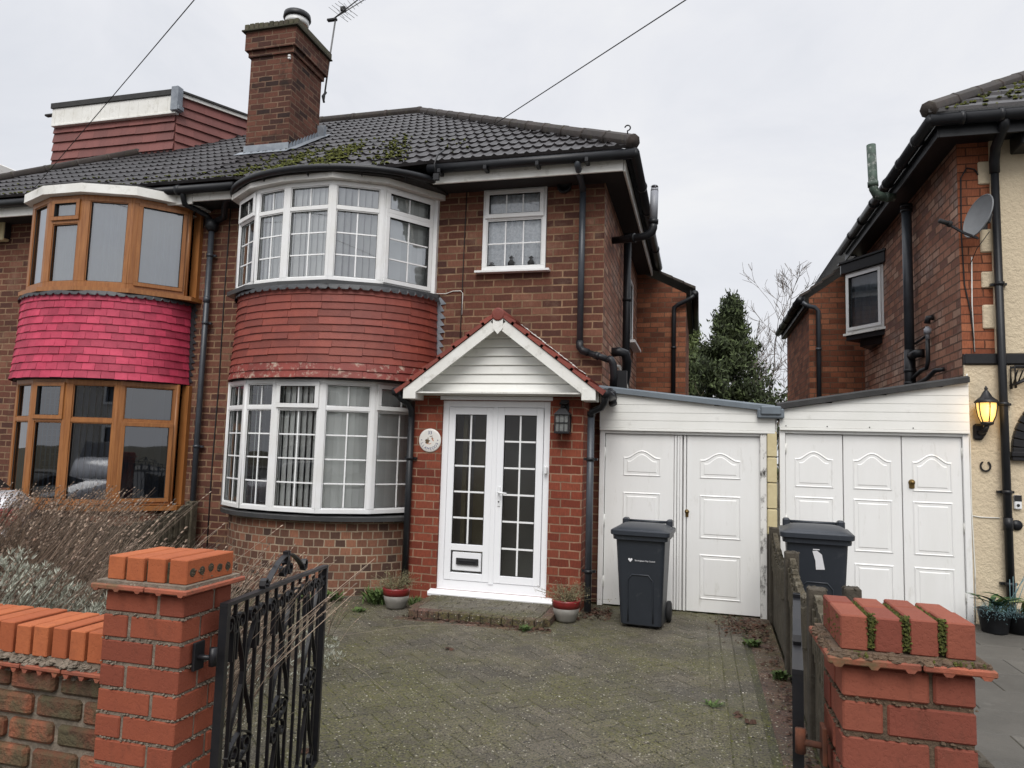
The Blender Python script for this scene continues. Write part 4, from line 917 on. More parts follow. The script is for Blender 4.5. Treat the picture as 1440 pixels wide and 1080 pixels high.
# ============================================================ GARAGES
GYP=7.8
def garage(name,label,cat,x0,x1,head,topL,topR,leaves,frame_m,zb,edge_m,screws):
    G_=thing(name,label,'garage',((x0+x1)/2,GYP,zb))
    # cladding boards
    c=MB(); n=int((max(topL,topR)-head)/.085)+1
    tz=lambda x:topL+(topR-topL)*(x-x0)/(x1-x0)
    for k in range(n):
        za=head+.03+k*.085; zb_=za+.081
        xs=[x0+(x1-x0)*i/24 for i in range(25)]
        pts=[(x,max(za,min(zb_,tz(x)-.02))) for x in xs]; pts=[(x,z) for x,z in pts if z>za+.001]
        if len(pts)<2: continue
        a,b=pts[0][0],pts[-1][0]
        poly=[(a,za),(b,za)]+[(x,z) for x,z in reversed(pts)]
        c.prism(poly,GYP-.055,GYP-.02,fn=lambda p,q,h:(p,h,q)); 
        c.prism([(a,za-.006),(b,za-.006),(b,za),(a,za)],GYP-.048,GYP-.02,fn=lambda p,q,h:(p,h,q))
    c.cb(x0,x1,GYP-.062,GYP-.015,head,head+.026,.003); c.build('cladding',CLAD,G_)
    # roof sheet and edge trim
    r=MB(); ztk=.05
    r.add([(x0-.03,GYP-.10,topL-.02),(x1,GYP-.10,topR-.02),(x1,GYP-.10,topR-.02+ztk),(x0-.03,GYP-.10,topL-.02+ztk),(x0-.03,GYP-.04,topL-.02),(x1,GYP-.04,topR-.02),(x1,GYP-.04,topR+ztk),(x0-.03,GYP-.04,topL+ztk)],[(0,1,2,3),(3,2,6,7),(0,4,5,1),(0,3,7,4),(1,5,6,2)]); r.build('roof_edge',edge_m,G_)
    r=MB(); r.add([(x0,GYP-.05,topL+.01),(x1,GYP-.05,topR+.01),(x1,12.2,topR+.01),(x0,12.2,topL+.01)],[(0,1,2,3)]); r.build('flat_roof',FELTB,G_)
    # frame
    f=MB(); fw=.055; f.cb(x0,x0+fw,GYP-.03,GYP+.06,zb,head); f.cb(x1-fw,x1,GYP-.03,GYP+.06,zb,head); f.cb(x0+fw-.002,x1-fw+.002,GYP-.03,GYP+.06,head-.03,head-.001); f.build('door_frame',frame_m,G_)
    d=MB(); d.box(x0,x1,GYP+.07,GYP+.09,zb,head); d.build('backing',GARW,G_)
    for (a,b,panels) in leaves:
        L=MB(); z0=zb+.012; z1=head-.034; y=GYP
        L.cb(a,b,y,y+.045,z0,z1,.004,.5)
        for (pa,pb,za,zb2,arch) in panels:
            # raised-and-fielded panel: rim bead, sloped recess, raised field
            def shape(ins):
                if not arch: return [(pa+ins,za+ins),(pb-ins,za+ins),(pb-ins,zb2-ins),(pa+ins,zb2-ins)]
                w_=pb-pa; sh=zb2-.075; P=[(pa+ins,za+ins),(pb-ins,za+ins)]; n=18
                for i in range(n+1):
                    t=i/n; x=pb-ins-(w_-2*ins)*t; bump=(.5-.5*math.cos(2*pi*min(1,max(0,(t-.08)/.84))))**.8*.075
                    P.append((x,sh-ins+bump))
                return P
            S=[shape(0),shape(.012),shape(.020),shape(.042),shape(.050)]; Yd=[y-.0006,y-.0075,y+.0085,y+.004,y-.0055]
            n=len(S[0]); vs=[]
            for sh_,yy in zip(S,Yd): vs+=[(px_,yy if yy<y else y-.0007,pz_) for px_,pz_ in sh_]
            # real relief: outer bead proud, channel at face, field proud
            fs=[]
            for k in range(4):
                for i in range(n): fs.append((k*n+i,k*n+(i+1)%n,(k+1)*n+(i+1)%n,(k+1)*n+i))
            fs.append(tuple(4*n+i for i in range(n)))
            L.add(vs,fs,.5)
        L.build('door_leaf',GARW,G_)
    return G_
def pan(a,b,zb=0): m_=.085; return [(a+m_,b-m_,1.33,1.70,True),(a+m_,b-m_,.72+zb,1.24,False),(a+m_,b-m_,.11+zb,.61+zb,False)]
G1=garage('attached_garage','white panelled garage doors with sloping cladding above, directly behind the wheelie bin','',-1.055,.745,1.865,2.31,2.11,[(-.995,-.265,[(-.80,-.40,1.38,1.66,True),(-.80,-.40,.76,1.21,False),(-.80,-.40,.14,.60,False)]),(-.130,.61,[(-.0,.415,1.38,1.655,True),(-.0,.415,.76,1.21,False),(-.0,.415,.14,.60,False)])],GARW,.0,FELT,False)
G1['category']='garage'
f=MB()
for x in (-.262,-.232,-.205,-.165): f.cb(x+.002,x+.026,GYP-.006,GYP+.03,.012,1.83,.003)
f.cb(.613,.69,GYP-.01,GYP+.04,.005,1.84,.003); f.build('centre_trim',GARW,G1)
f=MB(); f.lathe((-.128,GYP-.001,1.03),[(.024,0),(.024,.006),(.008,.007),(.008,.03),(.016,.035),(.016,.045)],14,axis=(0,-1,0)); f.cb(-.145,-.111,GYP-.008,GYP-.001,.975,1.03,.004); f.build('lock',BRASS,G1)
f=MB()
for z in (.25,1.62,.9): f.tube([(-.998,GYP-.008,z-.06),(-.998,GYP-.008,z+.06)],.008,8)
f.build('hinge',WHITE_OLD,G1)
G2=garage('attached_garage','right-hand white triple panelled garage doors with black roof edge, beside the lit lantern','',.79,2.51,1.905,2.135,2.42,[(.85,1.388,pan(.85,1.388)),(1.396,1.922,pan(1.396,1.922)),(1.93,2.452,pan(1.93,2.452))],GARW,.1,FELTB,True)
f=MB(); f.lathe((2.01,GYP-.001,1.42),[(.03,0),(.03,.008),(.01,.009),(.01,.03),(.02,.035),(.02,.045)],14,axis=(0,-1,0)); f.cb(1.985,2.035,GYP-.012,GYP-.001,1.36,1.42,.006); f.build('lock',BRASS,G2)
f=MB()
for z in (.35,1.0,1.72):
    for x in (.852,2.455): f.tube([(x,GYP-.008,z-.05),(x,GYP-.008,z+.05)],.008,8)
f.build('hinge',WHITE_OLD,G2)
f=MB()
for x in (.85,1.24,1.63,2.02): f.lathe((x,GYP-.056,1.95),[(.006,0),(.006,.003)],8,axis=(0,-1,0))
f.build('screws',RUBBER,G2)
f=MB(); f.cb(.60,.80,GYP-.14,GYP+.0,2.055,2.145,.012); f.cb(.57,.83,GYP-.12,GYP-.0,2.02,2.12,.012); f.build('lead_outlet_cap',FELT,G1)
# pier between the garages
PR=thing('garage_pier','narrow pier of cream blocks and peeling white timber between the two garages','pier',(.73,GYP,0))
c=MB()
for k in range(4): c.cb(.668,.762,GYP-.06,GYP+.05,.84+k*.262+.004,1.098+k*.262,.008)
c.build('cream_blocks',CREAM,PR)
c=MB(); c.cb(.60,.664,GYP-.045,GYP+.05,.0,1.86,.004); c.cb(.70,.765,GYP-.04,GYP+.04,1.885,2.03,.004); c.build('peeling_post',PEEL,PR)
c=MB(); c.cb(.666,.765,GYP-.05,GYP+.05,0,.84,.004); c.build('dark_base',CONCD,PR)
# ============================================================ RIGHT HOUSE
H3=thing('semi_detached_house','right-hand house with cream rendered front, orange brick corner and black gutters','house',(5,YW,0))
XS=2.515
w=MB(); wall(w,'y',XS,YW+.0005,12.3,0,4.92,[(11.0,11.8,3.55,4.38)],inn=1); w.build('side_wall',BR_SIDE,H3)
w=MB(); wall(w,'x',YW,XS,2.80,2.70,4.92,[]); w.build('brick_corner',BR_QUOIN,H3)
w=MB(); w.cb(2.8,8,YW-.025,YW+.2,2.70,4.92,.004); w.cb(XS+.003,8,YW-.025,YW+.2,.0,2.59,.004)
for z in (4.42,3.72,3.36,2.95): w.cb(2.70,2.81,YW-.02,YW+.05,z,z+.20+.04*math.sin(z*9),.01)
w.build('stucco_render',RENDER,H3)
w=MB(); w.cb(XS+.003,8,YW-.05,YW+.1,2.592,2.698,.01); w.build('black_band',IRON,H3)
w=MB()
for t in range(13):
    a=R(90)+R(90)*t/12; x,z=3.50+.60*math.cos(a),1.75+.64*math.sin(a); x2,z2=3.50+.47*math.cos(a),1.75+.51*math.sin(a)
    d=Vector((math.cos(a),0,math.sin(a))); tt=Vector((-d.z,0,d.x)); w.cbox(((x+x2)/2,YW-.04,(z+z2)/2),tt*.036,(0,.03,0),d*.068,.006)
w.cb(2.88,3.06,YW-.085,YW-.02,1.70,1.745,.006); w.cb(2.89,3.05,YW-.075,YW-.02,1.66,1.698,.006)
w.build('black_brick_arch',IRON,H3)
w=MB(); w.cb(3.06,3.95,YW-.03,YW-.024,.1,1.74,.002); w.prism([(3.5+.455*math.cos(R(180)*i/20),1.742+.49*math.sin(R(180)*i/20)) for i in range(21)],YW-.03,YW-.024,fn=lambda a,b,h:(a,h,b)); w.build('white_arched_door',DOORW,H3)
w=MB(); w.tube([(XR*0+2.15,EY+.02,4.93),(8,EY+.02,4.93)],.058,10); w.tube([(2.16,EY,4.93),(2.16,12.1,4.93)],.058,10)
for x in (2.42,2.75,3.3): w.tube([(x-.02,EY+.02,4.93),(x+.02,EY+.02,4.93)],.068,10)
for y in (7.9,8.5,9.1,9.8,10.5,11.2): w.tube([(2.16,y-.03,4.93),(2.16,y+.03,4.93)],.068,10)
w.cb(2.24,8,EY+.085,EY+.11,4.78,4.92,.003); w.cb(2.23,2.25,EY+.085,12.1,4.78,4.92,.003); w.box(2.25,8,EY+.11,YW,4.86,4.88); w.box(2.25,XS,YW,12.1,4.86,4.88); w.cb(2.98,3.3,YW-.3,YW-.02,4.70,4.86,.01)
w.build('gutter_and_fascia',BLACKP,H3)
rf=MB()
for k in range(14):
    s0=k*.3; s1=s0+.31; x=2.13+s0
    i=0
    while x<7.5:
        x1=x+.25; yy=lambda s:EY+s; zz=lambda s:5.0+s*TP
        rf.add([(x,yy(s0)-.01,zz(s0)),(x1-.004,yy(s0)-.01,zz(s0)),(x1-.004,yy(s0)-.01,zz(s0)+.035),(x,yy(s0)-.01,zz(s0)+.035),(max(x,2.13+s1),yy(s1),zz(s1)+.008),(max(x1-.004,2.13+s1),yy(s1),zz(s1)+.008)],[(0,1,2,3),(3,2,5,4)]); x=x1
rf.add([(2.13,EY,4.99),(2.13,16,4.99),(6.38,11.67,4.99+4.25*TP)],[(0,1,2)])
rf.build('roof_tiles',ROOFB,H3)
rf=MB(); ridge_line(rf,(2.13,EY,5.03),(6.38,11.67,5.03+4.25*TP),.078); rf.build('hip_tiles',RIDGE,H3)
ms=MB()
for k in range(170):
    s=random.uniform(.05,1.6); x=2.2+s+abs(random.gauss(0,.55)); p=Vector((x,EY+math.floor(s/.1)*.1,5.03+math.floor(s/.1)*.1*TP)); blob(ms,p,random.uniform(.01,.03),.02,n=5)
ms.build('roof_moss',MOSS,H3,kind='stuff')
# rear wing
w=MB(); wall(w,'x',12.2,1.70,XS,0,4.12,[],inn=1); w.quad((1.70,12.2,4.12),(XS,12.2,4.12),(XS,12.2,4.80),(1.70,12.2,4.22)); w.build('rear_wing_front',BR_WING,H3)
w=MB(); wall(w,'y',1.70,12.2005,15.2,0,4.12,[],inn=1); w.build('rear_wing_side',BR_WING,H3)
w=MB()
for k in range(6):
    a=1.55+.17*k; b=a+.18; za=4.22+.125*k; zb=za+.11
    w.add([(a,12.12,za),(b,12.12,zb),(b,12.12,zb+.035),(a,12.12,za+.045),(a,15.3,za),(b,15.3,zb),(b,15.3,zb+.035),(a,15.3,za+.045)],[(0,1,2,3),(3,2,6,7),(0,4,5,1),(0,3,7,4)])
w.build('rear_wing_roof',RIDGE,H3)
w=MB(); w.tube([(1.55,12.08,4.17),(1.55,15.4,4.17)],.06,10); w.box(1.61,1.63,12.15,15.4,4.05,4.24); w.box(1.62,1.70,12.17,15.4,4.05,4.07)
for y in (12.5,13.2,13.9,14.6): w.tube([(1.55,y-.03,4.17),(1.55,y+.03,4.17)],.07,10)
w.build('rear_wing_gutter',BLACKP,H3)
w=MB(); w.tube([(1.58,12.1,4.13),(1.66,12.12,4.08),(1.78,12.13,4.05),(1.83,12.13,3.99),(1.83,12.13,2.3)],.036,10); w.tube([(1.83,12.13,3.35),(1.83,12.13,3.39)],.046,10); w.build('rear_wing_downpipe',GREYPIPE,H3)
# side oriel window with black canopy
window(H3,(2.12,11.50),(2.505,10.92),3.51,4.42,WHITE,BARS,GLASSD,blind='net',blindm=NET,lown=(0,0),sash=(0,1),fw=.05,label='splayed side window under a black board')
w=MB(); w.quad((2.12,11.5,3.51),(2.51,11.9,3.51),(2.51,11.9,4.42),(2.12,11.5,4.42)); w.prism([(2.08,11.52),(2.53,10.84),(2.53,11.95)],3.475,3.508); w.build('oriel_side_and_sill',WHITE_OLD,H3)
w=MB(); w.prism([(2.06,11.56),(2.06,11.50),(2.50,10.80),(2.53,10.80),(2.53,12.0)],4.425,4.57); w.prism([(2.03,11.58),(2.03,11.50),(2.50,10.76),(2.53,10.76),(2.53,12.0)],4.572,4.60)
w.build('oriel_canopy',IRON,H3); w=MB(); w.prism([(2.12,11.50),(2.52,10.90),(2.52,11.9)],3.40,3.474); w.prism([(2.30,11.45),(2.52,11.05),(2.52,11.8)],3.30,3.40); w.build('oriel_bracket',IRON,H3)
# soil pipe, side pipes, flue
w=MB(); w.tube([(2.42,9.35,2.95),(2.42,9.35,4.68)],.055,14); w.build('soil_pipe',GREYPIPE,H3)
w=MB(); w.tube([(2.42,9.35,2.30),(2.42,9.35,2.95)],.062,14)
for z in (2.4,2.55,2.7,4.66,4.72): w.tube([(2.42,9.35,z-.018),(2.42,9.35,z+.018)],.068,14)
w.tube([(2.42,9.35,2.87),(2.44,9.15,2.88),(2.50,9.1,2.88)],.05,10)
w.tube([(2.43,9.3,2.60),(2.43,8.95,2.66),(2.43,8.75,2.66),(2.44,8.72,2.74),(2.44,8.72,3.0)],.022,8); w.tube([(2.43,9.3,2.50),(2.43,8.7,2.55),(2.43,8.45,2.60),(2.5,8.40,2.61)],.024,8)
w.tube([(2.44,8.72,3.16),(2.45,8.72,3.22),(2.5,8.70,3.22)],.034,8); w.tube([(2.47,9.3,3.02),(2.47,8.78,3.05)],.016,8)
w.build('waste_pipes',BLACKP,H3)
w=MB(); w.tube([(2.44,8.72,2.98),(2.44,8.72,3.12)],.024,8); w.tube([(2.44,8.72,3.04),(2.44,8.72,3.10)],.038,10); w.build('grey_waste_joint',STEEL,H3)
w=MB(); w.tube([(2.24,9.15,4.77),(2.12,9.12,4.77),(2.04,9.11,4.80),(2.005,9.1,4.87),(2.0,9.1,4.93),(1.985,9.1,5.42)],.052,14); w.tube([(2.0,9.1,4.90),(1.998,9.1,4.96)],.06,14); w.tube([(2.18,9.13,4.77),(2.14,9.13,4.77)],.06,14); w.build('stained_flue',FLUEG,H3)
w=MB(); w.tube([(2.79,EY+.03,4.92),(2.79,EY+.05,4.84),(2.80,YW-.18,4.72),(2.815,YW-.10,4.62),(2.82,YW-.085,4.5)],.046,12); w.tube([(2.82,YW-.085,4.55),(2.835,YW-.085,.12)],.036,12); clips(w,[(2.83,YW-.085,z) for z in (3.38,2.2,1.36,.5)],.043); w.tube([(2.832,YW-.085,1.12),(2.832,YW-.085,1.0)],.041,12); w.tube([(2.92,YW-.04,1.05),(2.92,YW-.03,1.05)],.05,14) ; w.build('downpipe',BLACKP,H3)
w=MB()
cable(w,[(2.60,YW-.01,4.6),(2.545,YW-.01,4.5),(2.535,YW-.01,3.9),(2.55,YW-.008,3.4),(2.60,YW-.012,3.1),(2.62,YW-.01,2.72)],.007)
cable(w,[(2.60,YW-.01,4.6),(2.67,YW-.01,4.58),(2.70,YW-.01,4.52)],.007)
cable(w,[(2.70,YW-.25,3.86),(2.62,YW-.15,3.72),(2.60,YW-.03,3.60)],.004)
w.build('aerial_cables',RUBBER,H3)
w=MB(); cable(w,[(2.62,YW-.012,3.68),(2.61,YW-.012,3.2),(2.62,YW-.012,2.72)],.006); cable(w,[(2.54,YW-.03,2.5),(2.55,YW-.03,1.8),(2.545,YW-.03,1.2),(2.56,YW-.03,.6),(2.55,YW-.03,.12)],.007); cable(w,[(2.545,YW-.03,1.12),(2.62,YW-.032,1.11),(2.78,YW-.032,1.11)],.006)
w.build('cream_cables',WHITE_OLD,H3)
w=MB()
for k in range(2):
    w.tube([(2.9+.0*k,YW-.05-.1*k,2.38),(2.98,YW-.05-.1*k,2.42),(3.10,YW-.05-.1*k,2.50),(3.25,YW-.05-.1*k,2.53),(3.5,YW-.05-.1*k,2.55)],.012,6); w.tube([(2.91,YW-.05-.1*k,2.35),(2.91,YW-.05-.1*k,2.56),(3.5,YW-.05-.1*k,2.57)],.012,6)
for k in range(9): x=2.93+k*.045; w.tube([(x,YW-.05,2.40+.1*min(1,k/4)),(x,YW-.15,2.52)],.007,5)
w.build('canopy_bracket',IRON,H3)
# satellite dish
SD=thing('satellite_dish','grey satellite dish on a bracket at the orange brick corner','dish',(2.7,YW-.1,4.0))
ax=Vector((-.90,-.28,.28)).normalized(); cc_=Vector((2.64,YW-.26,4.00)); a_=Vector((0,0,1)).cross(ax).normalized(); b_=ax.cross(a_)
s=MB(); vs=[];n=32;rings=7
for k in range(rings+1):
    rr=k/rings
    for i in range(n):
        t=2*pi*i/n; vs.append(cc_+a_*(.19*rr*math.cos(t))+b_*(.215*rr*math.sin(t))+ax*(.05*rr*rr))
fs=[(k*n+i,k*n+(i+1)%n,(k+1)*n+(i+1)%n,(k+1)*n+i) for k in range(rings) for i in range(n)]
s.add(vs,fs,.5,None,True); s.add([v-ax*.012 for v in vs],fs,.5,None,True)
s.tube([cc_+a_*(.19*math.cos(2*pi*i/n))+b_*(.215*math.sin(2*pi*i/n))+ax*.046 for i in range(n)],.007,6,closed=True); s.build('dish',DISH,SD)
s=MB(); s.tube([cc_-ax*.02,cc_-ax*.07,(2.71,YW-.09,4.02),(2.72,YW-.01,4.02)],.018,8); s.cb(2.67,2.77,YW-.015,YW-.001,3.94,4.10,.004); s.cbox(cc_-ax*.04,a_*.04,b_*.05,ax*.03,.006)
foc=cc_+ax*.33-b_*.17
s.bar([cc_-b_*.215-ax*.01,cc_-b_*.21+ax*.14,foc],.022,.016); s.build('mount_and_arm',IRON,SD)
s=MB(); s.tube([foc-ax*.02,foc+ax*.07],.022,10); s.tube([foc-ax*.05,foc-ax*.02],.030,10); s.build('receiver',RUBBER,SD)
# lit lantern
LL=thing('wall_lantern','ornate black wall lantern, lit yellow, on the cream stucco','lantern',(2.655,YW-.03,2.0))
cx_,cy_,cz_=2.66,YW-.15,2.02
c=MB(); c.lathe((2.635,YW-.026,1.93),[(.055,0),(.058,.012),(.03,.02)],16,axis=(0,-1,0)); c.cb(2.575,2.665,YW-.055,YW-.028,1.85,2.01,.02)
c.tube([(2.62,YW-.04,1.93),(2.63,YW-.08,1.92),(2.65,YW-.13,1.94),(cx_,cy_,1.99)],.022,8)
c.lathe((cx_,cy_,1.985),[(.022,0),(.05,.012),(.058,.03),(.045,.04)],16)
c.lathe((cx_,cy_,cz_+.185),[(.10,0),(.105,.008),(.085,.03),(.05,.06),(.03,.10),(.012,.125),(.016,.135),(.004,.165)],16)
for k in range(6):
    t=2*pi*(k+.5)/6; cs,sn=math.cos(t),math.sin(t); c.tube([(cx_+.05*cs,cy_+.05*sn,cz_),(cx_+.074*cs,cy_+.074*sn,cz_+.06),(cx_+.086*cs,cy_+.086*sn,cz_+.13),(cx_+.088*cs,cy_+.088*sn,cz_+.19)],.0055,5)
c.build('metal_body',IRON,LL)
c=MB(); c.lathe((cx_,cy_,cz_),[(.046,0),(.069,.06),(.080,.13),(.083,.183)],24); c.build('glass_shade',LIT,LL)
pl=bpy.data.lights.new('lantern_glow','POINT'); pl.energy=2.0; pl.color=(1,.62,.25); pl.shadow_soft_size=.09
po=bpy.data.objects.new('lantern_glow',pl); po.location=(cx_-2.655,cy_-.13-(YW-.03),cz_+.1-2.0); po.parent=LL; col.objects.link(po)
HS=MB(); HS.bar([(2.675+.042*math.sin(a),YW-.034,1.60-.047*math.cos(a)) for a in [R(-148)+R(296)*i/20 for i in range(21)]],.016,.013,up=(0,1,0))
tag(HS.build('horseshoe',RUST if False else IRON),'black horseshoe fixed to cream stucco below the lit lantern','horseshoe')
DB=thing('video_doorbell','small black and white doorbell on cream stucco right of the black pipe','doorbell',(2.93,YW-.03,1.27))
c=MB(); c.cb(2.90,2.965,YW-.055,YW-.026,1.20,1.335,.008); c.build('case',CHROME,DB)
c=MB(); c.cb(2.901,2.964,YW-.058,YW-.050,1.275,1.334,.003); c.lathe((2.932,YW-.056,1.238),[(.014,0),(.014,.003),(.009,.0031)],16,axis=(0,-1,0)); c.build('camera_face',RUBBER,DB)
# ============================================================ GARDEN WALLS AND GATE PILLARS
def pillar(name,label,x0,x1,y0,y1,top,m,holes_side,mossy):
    T=thing(name,label,'gate pillar',((x0+x1)/2,(y0+y1)/2,0)); rh=.0745; zc=top-.078
    W=x1-x0;D=y1-y0; s=W*.655; h=W-s-.008
    b=MB(); c0=MB(); k=0; z=zc-.030
    j=lambda a=.0018:random.uniform(-a,a)
    while z>-.05:
        za=z-rh+.010; ch=.0035
        ds=D*.62
        if k%2==0:
            L=[(x0,x0+s,y0,y0+.085),(x0+s+.009,x1,y0,y0+ds),(x0+h,x1,y0+ds+.009,y1),(x0,x0+h-.009,y0+.094,y1)]
        else:
            L=[(x0,x0+h,y0,y0+ds),(x0+h+.009,x1,y0,y0+.085),(x1-h,x1,y0+.094,y1),(x0,x1-h-.009,y0+ds+.009,y1)]
        for q in L:
            jx,jy=j(),j(); b.cb(q[0]+jx+random.uniform(0,.002),q[1]+jx-random.uniform(0,.002),q[2]+jy,q[3]+jy,za+j(.0016),z+j(.0016),random.uniform(.0018,.0055))
        z-=rh; k+=1
    b.build('bricks',m,T)
    c0.box(x0+.006,x1-.006,y0+.006,y1-.006,-.05,zc-.028)
    c0.build('mortar',MORTAR if not mossy else MORTARB,T)
    sm_=MB()
    for i in range(420):
        q=random.choice((0,1)); kk=random.randrange(0,9); zz=zc-.030-rh*kk-rh+.005+random.uniform(-.004,.005)
        if q: blob(sm_,(x0+W*random.random(),y0+.0015,zz),random.uniform(.002,.006),random.uniform(.002,.004),n=5)
        else: blob(sm_,((x1 if not mossy else x0)-(.0015 if not mossy else -.0015),y0+D*random.random(),zz),random.uniform(.002,.006),random.uniform(.002,.004),n=5)
    sm_.build('joint_crumbs',MORTAR if not mossy else MORTARB,T,kind='stuff')
    # creasing course with nibs
    t=MB(); ov=.030
    for (a,b_) in ((x0-ov,(x0+x1)/2+.02),((x0+x1)/2+.024,x1+ov)):
        t.cb(a,b_,y0-ov,y1+ov,zc-.020+j(),zc-.006,.003)
    for x in [x0-.01+(W+.02)*i/4 for i in range(5)]: t.add([(x-.012,y0-ov-.001,zc-.018),(x+.012,y0-ov-.001,zc-.018),(x+.006,y0-ov-.0005,zc-.026),(x-.006,y0-ov-.0005,zc-.026),(x-.012,y0-ov+.04,zc-.018),(x+.012,y0-ov+.04,zc-.018),(x+.006,y0-ov+.04,zc-.026),(x-.006,y0-ov+.04,zc-.026)],[(0,1,2,3),(4,7,6,5),(0,3,7,4),(1,5,6,2),(2,6,7,3)])
    t.build('creasing_tiles',CREASE,T)
    t=MB(); t.prism([(x0-.018,y0-.018),(x1+.018,y0-.018),(x1+.018,y1+.018),(x0-.018,y1+.018)],zc-.006,zc+.004)
    if mossy:
        for i in range(240):
            a=random.random(); x,y=random.choice(((x0-.02+(W+.04)*a,y0-random.uniform(-.005,.022)),(x0-random.uniform(-.005,.025),y0+D*a)))
            blob(t,(x,y,zc-.006),random.uniform(.004,.015),random.uniform(.004,.014),n=6)
    else:
        for i in range(90):
            a=random.random(); x,y=random.choice(((x0+W*a,y0-random.uniform(0,.015)),(x1+random.uniform(0,.015),y0+D*a))); blob(t,(x,y,zc-.005),random.uniform(.004,.010),.008,n=5)
    t.build('mortar_bed',MORTARB if mossy else MORTAR,T)
    # brick on edge capping
    c=MB(); n=4; JG=.0135; bw=(W-JG*(n-1))/n
    for i in range(n):
        xa=x0+i*(bw+JG)
        if mossy:
            cut=y0+D*(.62 if i%2==0 else .55); c.cb(xa,xa+bw,y0+j(),cut-.005,zc+.004,top+j(.002),.003); c.cb(xa,xa+bw,cut+.004,y1+j(),zc+.004,top+j(.002),.003)
        else: c.cb(xa+j(),xa+bw+j(),y0+j(.004),y1+j(.004),zc+.004,top+j(.0025),.003)
    c.build('capping_bricks',m if mossy else BR_CAP,T)
    c=MB(); c.box(x0+.012,x1-.012,y0+.012,y1-.012,zc,top-.012)
    c.build('capping_joints',MORTARD,T)
    if holes_side:
        c=MB()
        for i in range(5):
            y=y0+D*(.13+.185*i); zz=top-.040+random.uniform(-.004,.004)
            c.lathe((x1-.0005,y,zz),[(.0135,0),(.0135,.0026),(.010,.0027)],12,axis=(1,0,0))
        c.build('frog_holes',MORTARD,T)
        c=MB()
        for i in range(5):
            y=y0+D*(.13+.185*i); zz=top-.040
            for q in range(7): blob(c,(x1+.001,y+random.gauss(0,.009),zz+random.gauss(0,.010)-.004),random.uniform(.002,.005),.003,n=5)
        c.build('mortar_smears',MORTARB,T)
    if mossy:
        c=MB()
        for i in range(1,4):
            xj=x0+i*(bw+JG)-JG/2
            for q in range(420):
                if random.random()<.62: blob(c,(xj+random.gauss(0,.0042),y0-random.uniform(-.010,.001),zc+.01+random.random()**.8*(top-zc-.004)),random.uniform(.0015,.0038),random.uniform(.0015,.004),n=5)
                elif random.random()<.5: blob(c,(xj+random.gauss(0,.0042),y0+random.random()**1.4*D*.9,top-.007),random.uniform(.0015,.004),random.uniform(.003,.006),n=5)
        for q in range(60): blob(c,(x0+W*random.choice((.1,.15,.75,.8,.95))+random.gauss(0,.012),y0-.012+random.gauss(0,.008),zc-.002),random.uniform(.003,.008),.007,n=5)
        c.build('moss',MOSS,T,kind='stuff')
        c=MB()
        for q in range(60): blob(c,(x0+.001,y0+D*random.random(),random.uniform(zc+.01,top-.006)),random.uniform(.0015,.004),.003,n=5)
        c.build('side_moss',MOSS,T,kind='stuff')
    return T
PL=pillar('gate_pillar','orange brick gate pillar on the left with clean capping bricks beside the open iron gate',-1.80,-1.51,1.885,2.115,1.255,BR_NEW,True,False)
PRR=pillar('gate_pillar','red brick gate pillar at lower right with mossy capping joints',.300,.562,1.735,1.965,1.282,BR_NEWR,False,True)
# hinges on pillars
for T,x,y,d in ((PL,-1.505,1.95,1),(PRR,.288,1.86,-1)):
    h=MB(); h.cb(min(x,x+.010*d),max(x,x+.010*d),y-.018,y+.03,.915,1.00,.002); h.tube([(x,y,.955),(x+.055*d,y+.01,.955)],.008,8); h.tube([(x+.055*d,y+.01,.93),(x+.055*d,y+.01,.985)],.012,8); h.build('hinge_bracket',IRON if d>0 else RUST,T)
# low front wall
GW=thing('garden_wall','low rustic brick garden wall with orange brick-on-edge coping at lower left','wall',(-2.7,2.0,0))
c=MB(); x=-1.83; i=0
while x>-4.6:
    jy=random.uniform(-.004,.004); jz=random.uniform(-.003,.003); c.cb(x-.059,x,1.925+jy,2.135+jy,.905,1.0+jz,.003); x-=.073; i+=1
c.build('coping_bricks',BR_CAP,GW)
c=MB(); c.box(-4.6,-1.83,1.965,2.11,.90,.965); c.build('coping_joints',MORTARD,GW)
c=MB(); x=-1.80
while x>-4.6: 
    c.cb(x-.162,x-.002,1.90,2.15,.868,.882,.003)
    for q in (.02,.08,.14): c.add([(x-q-.012,1.899,.869),(x-q+.012,1.899,.869),(x-q+.005,1.899,.857),(x-q-.005,1.899,.857),(x-q-.012,1.94,.869),(x-q+.012,1.94,.869),(x-q+.005,1.94,.857),(x-q-.005,1.94,.857)],[(0,1,2,3),(0,3,7,4),(1,5,6,2),(2,6,7,3)])
    x-=.165
c.build('creasing_tiles',CREASE,GW)
c=MB()
for i in range(420): blob(c,(random.uniform(-4.4,-1.82),1.918+random.uniform(-.006,.006),random.uniform(.880,.900)),random.uniform(.006,.020),random.uniform(.006,.014),n=6)
for i in range(260): blob(c,(random.uniform(-4.4,-1.82),1.935+random.uniform(-.006,.004),random.uniform(.845,.868)),random.uniform(.006,.018),random.uniform(.006,.012),n=6)
c.box(-4.6,-1.81,1.93,2.13,.88,.906); c.build('mortar_bed',MORTAR,GW)
c=MB(); z=.862; k=0
while z>.0:
    x=-1.815-(.09 if k%2 else 0)
    if k%2: c.cb(-1.895,-1.815,1.93,2.12,z-.068,z,.008)
    while x>-4.6:
        L=.178; j=random.uniform(-.006,.006); vs0=len(c.v)
        c.cb(x-L,x-.004,1.925+j,2.12,z-.066+random.uniform(-.003,.003),z+random.uniform(-.003,.003),.010); x-=L+.014
    z-=.082; k+=1
c.build('rustic_bricks',BR_RUST,GW)
